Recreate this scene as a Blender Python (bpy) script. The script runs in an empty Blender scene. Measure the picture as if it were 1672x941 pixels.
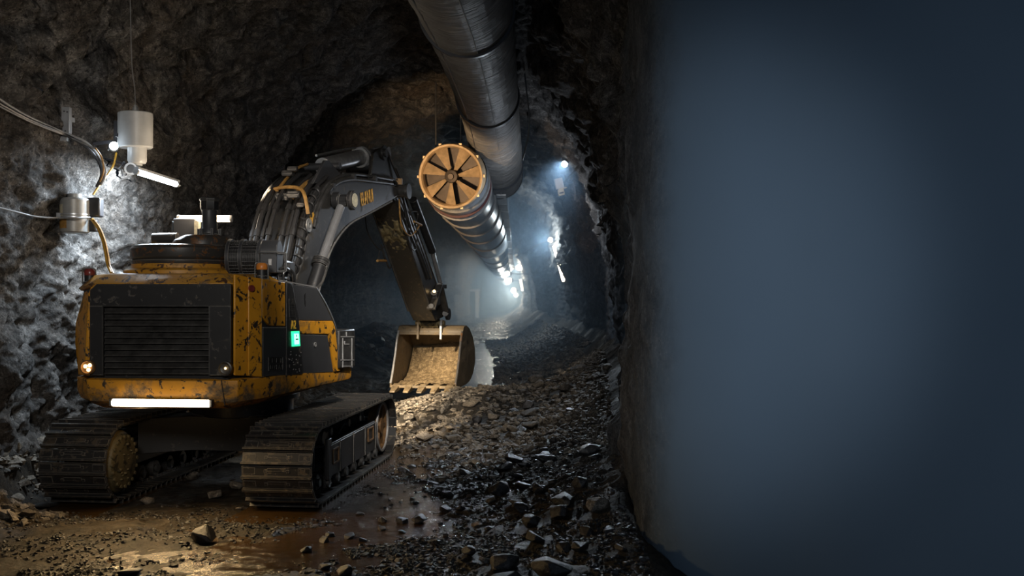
import bpy, bmesh, math, random
import numpy as np
from mathutils import Vector, Matrix, noise
from mathutils.bvhtree import BVHTree

random.seed(7)
SC = bpy.context.scene
COL = SC.collection
F = 1650.0          # focal length in pixels of a 1672 px wide frame
CX, HY = 836.0, 480.0
H = 2.3             # eye height

def W(px, py, d):
    """point at distance d ahead of the eye"""
    return Vector(((px-CX)/F*d, d, H-(py-HY)/F*d))

def smooth(a, b, x):
    t = min(1.0, max(0.0, (x-a)/(b-a))); return t*t*(3-2*t)

def interp(tab, x):
    if x <= tab[0][0]: return tab[0][1]
    for (x0, y0), (x1, y1) in zip(tab, tab[1:]):
        if x <= x1:
            t = (x-x0)/(x1-x0); return y0+(y1-y0)*t
    return tab[-1][1]

def catmull(pts, n=8):
    pts = [Vector(p) for p in pts]
    if len(pts) < 3: return pts
    P = [2*pts[0]-pts[1]]+pts+[2*pts[-1]-pts[-2]]
    out = []
    for i in range(1, len(P)-2):
        a, b, c, d = P[i-1:i+3]
        for k in range(n):
            t = k/n
            out.append(.5*((2*b)+(c-a)*t+(2*a-5*b+4*c-d)*t*t+(3*b-a-3*c+d)*t**3))
    out.append(pts[-1]); return out

def basis(d, up=Vector((0, 0, 1))):
    d = Vector(d).normalized()
    if abs(d.dot(up)) > .98: up = Vector((0, 1, 0))
    x = d.cross(up).normalized(); y = x.cross(d).normalized()
    return x, y, d

class MB:
    def __init__(s): s.v = []; s.f = []
    def add(s, vs, fs):
        b = len(s.v); s.v += [tuple(v) for v in vs]; s.f += [tuple(b+i for i in f) for f in fs]; return s
    def box(s, c, size, ax=None):
        c = Vector(c); hx, hy, hz = [q/2 for q in size]
        X, Y, Z = ax if ax else (Vector((1,0,0)), Vector((0,1,0)), Vector((0,0,1)))
        vs = [c+X*(hx*i)+Y*(hy*j)+Z*(hz*k) for k in (-1,1) for j in (-1,1) for i in (-1,1)]
        return s.add(vs, [(0,2,3,1),(4,5,7,6),(0,1,5,4),(2,6,7,3),(0,4,6,2),(1,3,7,5)])
    def bar(s, a, b, w, t, up=Vector((0,0,1))):
        a, b = Vector(a), Vector(b); x, y, d = basis(b-a, up)
        return s.box((a+b)/2, (w, t, (b-a).length), (x, y, d))
    def prism(s, pts, vec):
        vec = Vector(vec); n = len(pts); pts = [Vector(p) for p in pts]
        vs = pts+[p+vec for p in pts]
        fs = [tuple(range(n))[::-1], tuple(range(n, 2*n))]
        fs += [(i, (i+1) % n, n+(i+1) % n, n+i) for i in range(n)]
        return s.add(vs, fs)
    def loft(s, rings, caps=True):
        n = len(rings[0]); vs = [p for r in rings for p in r]; fs = []
        for k in range(len(rings)-1):
            for i in range(n):
                j = (i+1) % n; fs.append((k*n+i, k*n+j, (k+1)*n+j, (k+1)*n+i))
        if caps:
            fs.append(tuple(range(n))[::-1]); m = (len(rings)-1)*n; fs.append(tuple(range(m, m+n)))
        return s.add(vs, fs)
    def cyl(s, a, b, r, r2=None, seg=20):
        return s.lathe([(0,0),(r,0),(r if r2 is None else r2, 1),(0,1)], a, Vector(b)-Vector(a), seg, True)
    def lathe(s, prof, o, axis, seg=28, unit=False):
        o = Vector(o); axis = Vector(axis); L = axis.length if unit else 1
        x, y, d = basis(axis); vs = []; fs = []; idx = []
        for r, h in prof:
            if r < 1e-6: idx.append([len(vs)]*seg); vs.append(o+d*(h*L))
            else:
                idx.append(list(range(len(vs), len(vs)+seg)))
                for k in range(seg):
                    a = 2*math.pi*k/seg; vs.append(o+d*(h*L)+x*(r*math.cos(a))+y*(r*math.sin(a)))
        for A, B in zip(idx, idx[1:]):
            for k in range(seg):
                j = (k+1) % seg; q = [A[k], A[j], B[j], B[k]]; u = []
                for t in q:
                    if t not in u: u.append(t)
                if len(u) > 2: fs.append(tuple(u))
        return s.add(vs, fs)
    def tube(s, pts, r, seg=8, n=6, sm=True):
        pts = catmull(pts, n) if sm else [Vector(p) for p in pts]
        t = (pts[1]-pts[0]).normalized(); x, y, _ = basis(t); vs = []; fs = []
        for i, p in enumerate(pts):
            t2 = (pts[min(i+1, len(pts)-1)]-pts[max(i-1, 0)]).normalized()
            q = t.rotation_difference(t2); x = q @ x; y = q @ y; t = t2
            for k in range(seg):
                a = 2*math.pi*k/seg; vs.append(p+x*(r*math.cos(a))+y*(r*math.sin(a)))
        for i in range(len(pts)-1):
            for k in range(seg):
                j = (k+1) % seg; fs.append((i*seg+k, i*seg+j, (i+1)*seg+j, (i+1)*seg+k))
        fs.append(tuple(range(seg))[::-1]); m = (len(pts)-1)*seg; fs.append(tuple(range(m, m+seg)))
        return s.add(vs, fs)
    def sphere(s, c, r, seg=14, sz=1.0):
        k = 8; return s.lathe([(r*math.sin(math.pi*i/k), -r*sz*math.cos(math.pi*i/k)) for i in range(k+1)], c, (0,0,1), seg)
    def mesh(s, name, org=Vector((0,0,0)), mat=None, smooth_deg=35):
        me = bpy.data.meshes.new(name)
        me.from_pydata([tuple(Vector(v)-org) for v in s.v], [], s.f)
        bm = bmesh.new(); bm.from_mesh(me); bmesh.ops.recalc_face_normals(bm, faces=bm.faces[:]); bm.to_mesh(me); bm.free()
        if smooth_deg:
            me.polygons.foreach_set('use_smooth', [True]*len(me.polygons)); me.set_sharp_from_angle(angle=math.radians(smooth_deg))
        if mat: me.materials.append(mat)
        return me

def worg(o):
    v = Vector((0,0,0))
    while o is not None: v = v+o.location; o = o.parent
    return v

def obj(name, mb, mat, parent=None, bevel=0, seg=2, sm=35):
    me = mb.mesh(name, worg(parent), mat, sm)
    o = bpy.data.objects.new(name, me); COL.objects.link(o); o.parent = parent
    if bevel:
        m = o.modifiers.new('edge', 'BEVEL'); m.width = bevel; m.segments = seg; m.limit_method = 'ANGLE'; m.angle_limit = math.radians(40); m.harden_normals = False
    return o

def tag(o, label=None, cat=None, group=None, kind=None):
    if label: o['label'] = label
    if cat: o['category'] = cat
    if group: o['group'] = group
    if kind: o['kind'] = kind
    return o

def thing(name, label, cat, loc, group=None):
    o = bpy.data.objects.new(name, None); COL.objects.link(o); o.location = loc; o.empty_display_size = .1
    return tag(o, label, cat, group, 'thing')

def solo(name, mb, mat, label, cat, group=None, kind='thing', bevel=0, sm=35, org=None):
    """a thing that is one mesh, its origin at org"""
    org = Vector(org) if org is not None else Vector(mb.v[0])
    me = mb.mesh(name, org, mat, sm); o = bpy.data.objects.new(name, me); COL.objects.link(o); o.location = org
    if bevel:
        m = o.modifiers.new('edge', 'BEVEL'); m.width = bevel; m.segments = 2; m.limit_method = 'ANGLE'
    return tag(o, label, cat, group, kind)

def lamp(name, kind, loc, energy, color, parent=None, aim=None, **kw):
    l = bpy.data.lights.new(name, kind); l.energy = energy; l.color = color
    for k, v in kw.items(): setattr(l, k, v)
    o = bpy.data.objects.new(name, l); COL.objects.link(o); o.parent = parent
    o.location = Vector(loc)-worg(parent)
    if aim is not None:
        o.rotation_euler = (Vector(aim)-Vector(loc)).to_track_quat('-Z', 'Y').to_euler()
    return o

# ---------------------------------------------------------------- materials
def nmat(name):
    m = bpy.data.materials.new(name); m.use_nodes = True; nt = m.node_tree
    return m, nt, nt.nodes['Principled BSDF']
def N(nt, t, **kw):
    n = nt.nodes.new(t)
    for k, v in kw.items():
        if k.startswith('i_'): n.inputs[k[2:].replace('_', ' ')].default_value = v
        else: setattr(n, k, v)
    return n
def pos(nt):
    g = N(nt, 'ShaderNodeNewGeometry'); return g.outputs['Position']
def noise_n(nt, scale, detail=6, rough=.6, vec=None, dist=0):
    n = N(nt, 'ShaderNodeTexNoise'); n.inputs['Scale'].default_value = scale; n.inputs['Detail'].default_value = detail
    n.inputs['Roughness'].default_value = rough; n.inputs['Distortion'].default_value = dist
    nt.links.new(vec if vec is not None else pos(nt), n.inputs['Vector']); return n.outputs['Fac']
def ramp(nt, fac, stops, interp_='LINEAR'):
    r = N(nt, 'ShaderNodeValToRGB'); r.color_ramp.interpolation = interp_; e = r.color_ramp.elements
    while len(e) < len(stops): e.new(.5)
    for i, (p, c) in enumerate(stops):
        e[i].position = p; e[i].color = (*c, 1) if not isinstance(c, (int, float)) else (c, c, c, 1)
    nt.links.new(fac, r.inputs['Fac']); return r.outputs['Color']
def mix(nt, fac, a, b, mode='MIX'):
    m = N(nt, 'ShaderNodeMix', data_type='RGBA', blend_type=mode)
    for s, v in ((m.inputs[0], fac), (m.inputs[6], a), (m.inputs[7], b)):
        if isinstance(v, (int, float)): s.default_value = v
        elif isinstance(v, tuple): s.default_value = (*v, 1)
        else: nt.links.new(v, s)
    return m.outputs[2]
def math_n(nt, op, a, b=0.0, clamp=False):
    m = N(nt, 'ShaderNodeMath', operation=op, use_clamp=clamp)
    for s, v in zip(m.inputs, (a, b)):
        if isinstance(v, (int, float)): s.default_value = v
        else: nt.links.new(v, s)
    return m.outputs[0]
def bump(nt, hgt, bsdf, strength=.5, dist=.02):
    b = N(nt, 'ShaderNodeBump'); b.inputs['Strength'].default_value = strength; b.inputs['Distance'].default_value = dist
    nt.links.new(hgt, b.inputs['Height']); nt.links.new(b.outputs[0], bsdf.inputs['Normal'])

def plain(name, col, rough=.5, metal=0.0, var=.35, scale=14, bmp=.15):
    m, nt, b = nmat(name)
    f = noise_n(nt, scale)
    c = ramp(nt, f, [(.3, tuple(x*(1-var) for x in col)), (.7, tuple(min(1, x*(1+var)) for x in col))])
    nt.links.new(c, b.inputs['Base Color']); b.inputs['Roughness'].default_value = rough; b.inputs['Metallic'].default_value = metal
    if bmp: bump(nt, noise_n(nt, scale*5), b, bmp, .004)
    return m

def worn(name, col, chip, mud, rough=.42, chip_at=.60, mud_at=.62, metal_chip=.0, mud_low=None, edge=None, edge_r=.012):
    """painted steel with chips and dried mud"""
    m, nt, b = nmat(name)
    tone = ramp(nt, noise_n(nt, 3), [(.3, tuple(x*.8 for x in col)), (.75, tuple(x*1.08 for x in col))])
    cm = ramp(nt, noise_n(nt, 11, 10, .68, dist=.4), [(chip_at, 0), (chip_at+.025, 1)])
    mf = noise_n(nt, 2.6, 9, .7, dist=.3)
    if mud_low is not None:
        z = N(nt, 'ShaderNodeSeparateXYZ'); nt.links.new(pos(nt), z.inputs[0])
        lo = N(nt, 'ShaderNodeMapRange'); lo.inputs['From Min'].default_value = mud_low[0]; lo.inputs['From Max'].default_value = mud_low[1]
        lo.inputs['To Min'].default_value = mud_low[2]; lo.inputs['To Max'].default_value = 0; nt.links.new(z.outputs[2], lo.inputs[0])
        mf = math_n(nt, 'ADD', mf, lo.outputs[0])
    mm = ramp(nt, mf, [(mud_at, 0), (mud_at+.12, 1)])
    mc = ramp(nt, noise_n(nt, 40, 4), [(.35, tuple(x*.45 for x in mud)), (.65, mud)])
    c = mix(nt, cm, tone, chip)
    if edge:                                              # pale rubbed edges, also painted in as bright edge highlights
        bv = N(nt, 'ShaderNodeBevel', samples=4); bv.inputs['Radius'].default_value = edge_r
        g = N(nt, 'ShaderNodeNewGeometry'); dp = N(nt, 'ShaderNodeVectorMath', operation='DOT_PRODUCT')
        nt.links.new(bv.outputs[0], dp.inputs[0]); nt.links.new(g.outputs['Normal'], dp.inputs[1])
        em = ramp(nt, math_n(nt, 'ADD', dp.outputs['Value'], math_n(nt, 'MULTIPLY', noise_n(nt, 14, 6, .7), .12)), [(.985, 1), (1.035, 0)] if False else [(.93, 1), (1.0, 0)])
        c = mix(nt, em, c, edge)
    c = mix(nt, mm, c, mc); nt.links.new(c, b.inputs['Base Color'])
    r = mix(nt, mm, (rough,)*3, (.8,)*3); nt.links.new(r, b.inputs['Roughness'])
    bump(nt, math_n(nt, 'ADD', math_n(nt, 'MULTIPLY', mm, noise_n(nt, 60, 4)), math_n(nt, 'MULTIPLY', cm, -.4)), b, .45, .006)
    return m

def emit(name, col, strength):
    m, nt, b = nmat(name); b.inputs['Base Color'].default_value = (*[min(1, c) for c in col], 1)
    b.inputs['Emission Color'].default_value = (*col, 1); b.inputs['Emission Strength'].default_value = strength
    return m

def rockmat(name, dark, lite, rough=.8, scale=1.0, bstr=.9, warm=(.20,.13,.08), spec=.3):
    m, nt, b = nmat(name)
    big = noise_n(nt, .55*scale, 5, .6); med = noise_n(nt, 3.2*scale, 12, .72, dist=.35); fine = noise_n(nt, 15*scale, 10, .75)
    v = N(nt, 'ShaderNodeTexVoronoi', feature='F1'); v.inputs['Scale'].default_value = 7*scale; nt.links.new(pos(nt), v.inputs['Vector'])
    c = ramp(nt, med, [(.30, tuple(x*.6 for x in dark)), (.46, dark), (.62, lite), (.8, tuple(x*1.25 for x in lite))])
    c = mix(nt, ramp(nt, big, [(.45, 0), (.65, .55)]), c, warm, 'MIX')
    c = mix(nt, .7, c, ramp(nt, fine, [(.38, .22), (.5, .8), (.64, 1.5)]), 'MULTIPLY')
    c = mix(nt, 1.0, c, ramp(nt, noise_n(nt, 24*scale, 7, .7), [(.38, .22), (.44, 1.0)]), 'MULTIPLY')  # dark pits put into the colour in place of shaded hollows
    c = mix(nt, 1.0, c, ramp(nt, noise_n(nt, 48*scale, 5, .7), [(.54, .85), (.62, 1.7)]), 'MULTIPLY')
    nt.links.new(c, b.inputs['Base Color']); b.inputs['Roughness'].default_value = rough; b.inputs['Specular IOR Level'].default_value = spec
    h = math_n(nt, 'ADD', math_n(nt, 'MULTIPLY', med, 1.6), math_n(nt, 'ADD', math_n(nt, 'MULTIPLY', fine, .8), math_n(nt, 'MULTIPLY', v.outputs['Distance'], .35)))
    bump(nt, h, b, bstr, .055/scale)
    return m, nt, b, c
# ---------------------------------------------------------------- the tunnel
XLT = [(0,-5.9),(8,-5.9),(10,-5.65),(12,-5.35),(14,-5.05),(17,-5.0),(20,-5.1),(30,-5.2),(45,-5.0),(60,-4.7),(90,-4.2),(130,-3.9)]
RP_ = [(7.4,4.0),(6.2,4.75),(5.0,5.5),(3.6,5.9),(2.5,6.7),(1.95,7.2),(1.50,7.62),(1.20,8.1),(1.06,8.8),(1.08,10.0),(1.28,12.5),(1.56,16),(1.86,20),(2.06,25),(2.1,30),(1.95,36),(1.45,45),(1.1,60),(.75,90),(.45,130)]
ZCT = [(0,7.3),(16,7.2),(21,6.9),(24.5,6.75),(26.3,6.55),(28,6.8),(33,7.1),(60,6.5),(130,5.6)]
SPR = [(0,5.7),(9.5,5.7),(13,3.8),(30,3.4),(130,3.0)]

def fract(p, s, o=5): return noise.fractal(p*s, 1.0, 2.1, o)
def craggy(p, a=1.0):
    """how far the bare rock stands out of its mean face, metres"""
    q = Vector((p.x, p.y*.8, p.z))
    w_ = q*.7; w = q+Vector((noise.noise(w_+Vector((5.3,1.7,9.2))), noise.noise(w_+Vector((-8.1,3.3,2.4))), noise.noise(w_+Vector((2.6,-7.7,4.9)))))*.35
    big = noise.fractal(w*.42, 1.0, 2.0, 3)*.30
    d = noise.voronoi(w*1.15)[0]
    facet = (d[1]-d[0])*.26
    d2 = noise.voronoi(w*3.1)[0]
    facet2 = (d2[1]-d2[0])*.11
    rid = noise.ridged_multi_fractal(q*2.2, .9, 2.2, 5, 1.0, 2.0)*.05
    fine = noise.fractal(q*8, .8, 2.2, 4)*.04
    d3 = noise.voronoi(w*8.5)[0]
    facet3 = (d3[1]-d3[0])*.05+noise.ridged_multi_fractal(q*7, .8, 2.2, 3, 1.0, 2.0)*.018
    return a*(big+facet+facet2+rid+fine+facet3-.2)

# stations: left and right feet of the arch, near to far
NEAR = 70
stl = []; d = 10.0
while d < 126:
    stl.append(d); d += d*(.0021 if d < 17 else .0034 if d < 34 else .007)
stl.append(130.0)
rn = []                               # the near stretch of the right-hand side turns away from the tunnel
seg = [p for p in RP_ if p[1] <= 10.01]
cum = [0]
for a, b in zip(seg, seg[1:]): cum.append(cum[-1]+math.dist(a, b))
fine_path = catmull([Vector((x, y, 0)) for x, y in seg], 40)
fl_ = [0]
for a, b in zip(fine_path, fine_path[1:]): fl_.append(fl_[-1]+(b-a).length)
for k in range(NEAR):
    t = fl_[-1]*k/NEAR
    i = max(j for j in range(len(fl_)) if fl_[j] <= t)
    i = min(i, len(fine_path)-2); u = (t-fl_[i])/(fl_[i+1]-fl_[i])
    p = fine_path[i].lerp(fine_path[i+1], u); rn.append((p.x, p.y))
XRT = [(y, x) for x, y in RP_]
LEFT = [(interp(XLT, 2+8.0*k/NEAR), 2+8.0*k/NEAR) for k in range(NEAR)]+[(interp(XLT, q), q) for q in stl]
RIGHT = rn+[(interp(XRT, q), q) for q in stl]
def xl(d): return interp(XLT, d)
def xr(d): return interp(XRT, d)

def grid(name, rows, mat, kind='structure', sm=0):
    """rows: list of equally long lists of points"""
    n = len(rows[0]); v = np.array([[p[:] for p in r] for r in rows], dtype=np.float32).reshape(-1, 3)
    m = len(rows); i = np.arange((m-1)*(n-1)); r = i//(n-1); c = i % (n-1); a = r*n+c
    q = np.stack([a, a+1, a+n+1, a+n], 1).astype(np.int32)
    me = bpy.data.meshes.new(name); me.vertices.add(len(v)); me.vertices.foreach_set('co', v.ravel())
    me.loops.add(q.size); me.loops.foreach_set('vertex_index', q.ravel())
    me.polygons.add(len(q)); me.polygons.foreach_set('loop_start', np.arange(0, q.size, 4, dtype=np.int32))
    me.polygons.foreach_set('use_smooth', np.ones(len(q), dtype=bool))
    me.update(calc_edges=True); me.validate()
    if mat: me.materials.append(mat)
    o = bpy.data.objects.new(name, me); COL.objects.link(o)
    if kind: o['kind'] = kind
    return o

M = {}
M['rock'], _, _, _ = rockmat('tunnel_rock', (.062,.058,.054), (.235,.222,.208), .78, 1.0, 1.0, (.115,.085,.06))
# right-hand rock passing into an invented slate-blue coat, painted for a blue gradient
m, nt, b, c = rockmat('rock_blue_fade', (.045,.045,.047), (.13,.13,.13), .85, 1.0, .9, (.10,.085,.07))
sx = N(nt, 'ShaderNodeSeparateXYZ'); nt.links.new(pos(nt), sx.inputs[0])
# blue fade grows from the corner of the wall onwards (x in metres, frayed by noise)
co = math_n(nt, 'ADD', math_n(nt, 'SUBTRACT', sx.outputs[0], math_n(nt, 'MULTIPLY', sx.outputs[1], .08)), math_n(nt, 'MULTIPLY', noise_n(nt, 1.1, 7, .65), .5))
cf = N(nt, 'ShaderNodeMapRange', interpolation_type='SMOOTHSTEP'); cf.inputs['From Min'].default_value = .50; cf.inputs['From Max'].default_value = .98
nt.links.new(co, cf.inputs[0])
blue = ramp(nt, noise_n(nt, .5, 3), [(.3, (.118,.160,.200)), (.7, (.132,.176,.218))])
nt.links.new(mix(nt, cf.outputs[0], c, blue), b.inputs['Base Color'])
bn = [n for n in nt.nodes if n.type == 'BUMP'][0]
nt.links.new(math_n(nt, 'SUBTRACT', .9, math_n(nt, 'MULTIPLY', cf.outputs[0], .88)), bn.inputs['Strength'])
nt.links.new(math_n(nt, 'MULTIPLY', math_n(nt, 'SUBTRACT', 1.0, cf.outputs[0]), .3), b.inputs['Specular IOR Level'])
M['blue_fade'] = m
M['floor'], fnt, fb, fc = rockmat('wet_muck', (.022,.018,.013), (.070,.056,.040), .5, 1.5, .9, (.060,.038,.017), .3)
wet = ramp(fnt, noise_n(fnt, 1.3, 6, .6), [(.38, .25), (.60, .65)]); fz = N(fnt, 'ShaderNodeSeparateXYZ'); fnt.links.new(pos(fnt), fz.inputs[0])
fnt.links.new(math_n(fnt, 'ADD', wet, ramp(fnt, fz.outputs[2], [(.06, 0), (.3, .4)]), True), fb.inputs['Roughness'])
M['stone'], _, _, _ = rockmat('broken_stone', (.10,.085,.068), (.30,.26,.21), .7, 3.0, .5, (.20,.15,.095), .4)
M['dark_stone'], _, _, _ = rockmat('wet_dark_stone', (.022,.021,.022), (.07,.066,.064), .4, 3.0, .5, (.05,.04,.03), .5)

def arch(L, R, k, lo, hi, n):
    """n points on the cross-section between the two feet; side walls then vault"""
    dd = (L[1]+R[1])/2; zc = interp(ZCT, max(L[1], R[1])); zs = interp(SPR, dd)
    cxm, cym = (L[0]+R[0])/2, (L[1]+R[1])/2; hx, hy = (R[0]-L[0])/2, (R[1]-L[1])/2
    out = []
    for i in range(n):
        a = math.pi*(lo+(hi-lo)*i/(n-1)); c_, s_ = math.cos(a), math.sin(a)
        c_ = math.copysign(abs(c_)**.82, c_); s_ = s_**.92
        out.append((Vector((cxm-c_*hx, cym-c_*hy, zs+(zc-zs)*s_)), Vector((c_*hx, c_*hy, -s_*2.2)).normalized()))
    return out

ns = len(LEFT); rows = []
for k in range(ns):
    L = LEFT[k]; zs = interp(SPR, (L[1]+RIGHT[k][1])/2); n = 200; r = []
    amp = 1.0 if L[1] < 45 else 1.2
    for i in range(n):
        z = -.5+(zs+.5)*i/(n-1)
        z_out = .22*math.sin(math.pi*max(0, min(1, z/zs)))   # the wall bellies out
        p = Vector((L[0]-z_out, L[1], z)); r.append(p+Vector((1, 0, 0))*craggy(p, amp))
    rows.append(r)
wall_left = grid('wall_left', rows, M['rock'])
rows = []
for k in range(ns):
    R = RIGHT[k]; a = RIGHT[max(k-1, 0)]; b_ = RIGHT[min(k+1, ns-1)]
    nrm = Vector((-(b_[1]-a[1]), b_[0]-a[0], 0)).normalized()
    zs = interp(SPR, (LEFT[k][1]+R[1])/2); n = 112; r = []
    for i in range(n):
        z = -.5+(zs+.5)*i/(n-1); p = Vector((R[0], R[1], z))
        amp = smooth(7.7, 11.5, R[1])
        bel = .30*math.sin(math.pi*max(0, min(1, z/zs)))*(1 if R[1] > 14 else smooth(10, 14, R[1]))
        r.append(p-nrm*bel+nrm*(craggy(p, .75) if amp > 0 else -.13)*max(amp, 0)+nrm*(-.05)*(1-amp))
    rows.append(r[::-1])
wall_right = grid('wall_right', rows, M['blue_fade'])
rows = []
for k in range(ns):
    r = []
    for p, nm in arch(LEFT[k], RIGHT[k], k, 0, 1, 170):
        dz = craggy(p, 1.25)
        if RIGHT[k][1] < 12: dz *= 1-.9*smooth(.3, 1.6, p.x)*(1-smooth(9, 12, RIGHT[k][1]))
        r.append(p+nm*dz)
    rows.append(r)
ceiling = grid('ceiling', rows, M['rock'])
L, R = LEFT[-1], RIGHT[-1]
wall_back = grid('wall_back', [[Vector((x, 130+.8*fract(Vector((x*.5, 7, z*.5)), 1), z)) for x in np.linspace(L[0]-1, R[0]+1, 40)] for z in np.linspace(-.5, 6.5, 40)], M['rock'])

# ---------------------------------------------------------------- ground
UO = Vector((-3.39, 12.75, 0)); UA = math.radians(6.1)
def uc(a, b, z=0):
    return Vector((UO.x+a*math.cos(UA)+b*math.sin(UA), UO.y-a*math.sin(UA)+b*math.cos(UA), z))
def uc_inv(x, y):
    dx, dy = x-UO.x, y-UO.y
    return dx*math.cos(UA)-dy*math.sin(UA), dx*math.sin(UA)+dy*math.cos(UA)
def gauss(x, y, cx, cy, sx_, sy_): return math.exp(-((x-cx)/sx_)**2-((y-cy)/sy_)**2)
def ground(x, y):
    p = Vector((x, y, 0))
    h = fract(p, .45, 3)*.075+fract(p+Vector((3, 9, 1)), 2.1, 5)*.035+.012
    rough = .75+.25*smooth(-1.6, .3, x) if y < 18 else .8
    v = noise.voronoi(p*5.5)[0]; h += (v[1]-v[0])*.06*rough+fract(p, 9, 4)*.024
    L_, R_ = xl(y), xr(y) if y > 10 else 1.08+max(0, (10-y))*.3
    t = max(0, min(1.15, (x-(R_-2.1))/2.1)); h += t*t*(.45+.55*smooth(11, 22, y))*(1 if y > 10 else 1-smooth(.9, 1.5, x))
    t = max(0, min(1, (L_+1.2-x)/1.2)); h += t*(t*.50+.22*fract(p, 3.1, 5)+(v[1]-v[0])*.16)*(1 if y < 24 else .4)
    h += .42*gauss(x, y, -.9, 18.9, 1.5, 1.3)+.30*gauss(x, y, .6, 19.5, 1.6, 2.2)
    h += 1.05*gauss(x, y, -4.7, 36, 1.3, 9)
    h -= .07*gauss(x, y, -2.2, 8.9, 1.2, 1.0)+.06*gauss(x, y, -1.3, 12.2, .55, 3.0)+.10*gauss(x, y, -3.1, 29, 1.0, 6)+.10*gauss(x, y, -1.2, 33, 1.2, 16)
    a, b = uc_inv(x, y)
    w = (1-smooth(2.3, 2.8, abs(b)))*(1-smooth(1.55, 1.95, abs(a)))*(1 if abs(a) > .7 else .7)
    return h*(1-w)+(-.03)*w if h > -.03 or w > .5 else h
rows = []
for k in range(ns):
    A = Vector((*LEFT[k], 0)); B = Vector((*RIGHT[k], 0)); A = A-(B-A).normalized()*.45; q_ = (Vector((*RIGHT[min(k+1, ns-1)], 0))-Vector((*RIGHT[max(k-1, 0)], 0))).normalized(); B = B+Vector((q_.y, -q_.x, 0))*.7
    r = []
    for i in range(215):
        p = A.lerp(B, i/214); p.z = ground(p.x, p.y); r.append(p)
    rows.append(r)
floor = grid('floor', rows, M['floor'])
# standing water in the hollows of the floor
wm, wnt, wb = nmat('muddy_water'); wb.inputs['Base Color'].default_value = (.050,.028,.010,1); wb.inputs['Roughness'].default_value = .14
bump(wnt, noise_n(wnt, 7, 7, .68, dist=.6), wb, .7, .03)
water = grid('puddle', [[Vector((x, y, -.022)) for x in np.linspace(-5, .6, 20)] for y in (3, 8, 12, 18, 24, 40, 60)], wm, None)
water.parent = floor

bpy.context.view_layer.update()
def bvh_of(o):
    me = o.data; return BVHTree.FromPolygons([v.co[:] for v in me.vertices], [p.vertices[:] for p in me.polygons])
BV = {k: bvh_of(o) for k, o in (('l', wall_left), ('r', wall_right), ('f', floor), ('c', ceiling))}
EYE = Vector((0, 0, H))
def look(px, py, which, off=0.0):
    """where the sight line through a pixel of the photograph meets a surface; off steps back towards the room"""
    dr = (W(px, py, 10)-EYE).normalized(); hit = None
    for k in which:
        h = BV[k].ray_cast(EYE, dr)
        if h[0] is not None and (hit is None or h[3] < hit[3]): hit = h
    if hit is None: return W(px, py, 13)
    return hit[0]-dr*off
def floor_z(x, y):
    h = BV['f'].ray_cast(Vector((x, y, 5)), Vector((0, 0, -1))); return h[0].z if h[0] is not None else 0
# ---------------------------------------------------------------- materials of the machine
MUD = (.155,.105,.055)
M['yellow'] = worn('yellow_paint', (.62,.275,.018), (.030,.022,.016), MUD, .40, .56, .585)
M['yellow_low'] = worn('yellow_paint_muddy', (.60,.265,.020), (.030,.022,.016), (.17,.115,.06), .45, .56, .545, mud_low=(1.1, 1.45, .13))
M['yellow_roof'] = worn('yellow_paint_rusty', (.56,.27,.03), (.07,.035,.02), (.20,.15,.10), .45, .55, .52)
M['black'] = worn('black_paint', (.022,.022,.023), (.075,.065,.055), (.085,.062,.04), .42, .60, .62, edge=(.30,.28,.25))
M['charcoal'] = worn('charcoal_panel', (.042,.043,.047), (.10,.095,.085), (.10,.08,.06), .45, .69, .74, edge=(.30,.28,.25))
M['boom'] = worn('boom_paint', (.034,.032,.030), (.075,.058,.038), (.085,.066,.044), .40, .59, .60, edge=(.30,.28,.25))
M['arm'] = worn('arm_paint', (.022,.020,.017), (.06,.045,.026), (.14,.10,.05), .42, .60, .62, edge=(.30,.28,.25))
M['steel_dark'] = plain('dark_steel', (.055,.053,.051), .40, .4, .5, 9, .3)
M['track'] = worn('track_steel', (.022,.021,.021), (.07,.055,.04), (.10,.072,.04), .38, .56, .58, edge=(.22,.195,.16), edge_r=.008)
M['bucket'] = worn('bucket_steel', (.11,.08,.045), (.04,.03,.02), (.22,.155,.08), .5, .58, .5)
M['mudcake'] = worn('caked_mud', (.13,.10,.045), (.03,.024,.012), (.24,.18,.08), .6, .54, .52)
M['earth'], _, _, _ = rockmat('brown_earth', (.12,.080,.038), (.30,.215,.115), .85, 4.0, .9, (.20,.135,.065), .3)
M['chrome'] = plain('chrome', (.60,.60,.61), .20, .75, .15, 6, .05)
M['barrel'] = plain('cylinder_steel', (.30,.295,.29), .32, .45, .3, 10, .1)
M['rubber'] = plain('black_rubber', (.028,.027,.027), .33, 0, .3, 30, .1)
M['hose_tan'] = plain('tan_hose', (.32,.17,.045), .5, 0, .4, 18, .2)
M['yellow_hose'] = plain('yellow_cable_sheath', (.55,.30,.04), .45, 0, .3, 18, .1)
M['rust'] = worn('rusty_steel', (.050,.046,.042), (.15,.065,.022), (.12,.09,.06), .40, .55, .60, edge=(.30,.28,.25))
M['bare'] = plain('bare_steel', (.42,.41,.40), .35, .5, .3, 12, .15)
M['idler'] = plain('rust_brown_steel', (.17,.09,.035), .6, .3, .5, 12, .4)
M['lens'] = plain('amber_lens', (.35,.16,.03), .15, 0, .3, 20, .0)
M['orange'] = plain('orange_plastic', (.75,.25,.04), .35, 0, .1, 20, .0)
M['red'] = plain('red_lens', (.20,.035,.03), .3, 0, .2, 20, .0)
M['label'] = plain('pale_label', (.55,.50,.36), .5, 0, .25, 40, .0)
M['ytext'] = plain('yellow_lettering', (.70,.42,.05), .5, 0, .25, 30, .0)
M['otext'] = plain('orange_lettering', (.60,.32,.05), .5, 0, .45, 30, .0)
M['btext'] = plain('black_lettering', (.012,.012,.012), .5, 0, .2, 30, .0)
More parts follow.
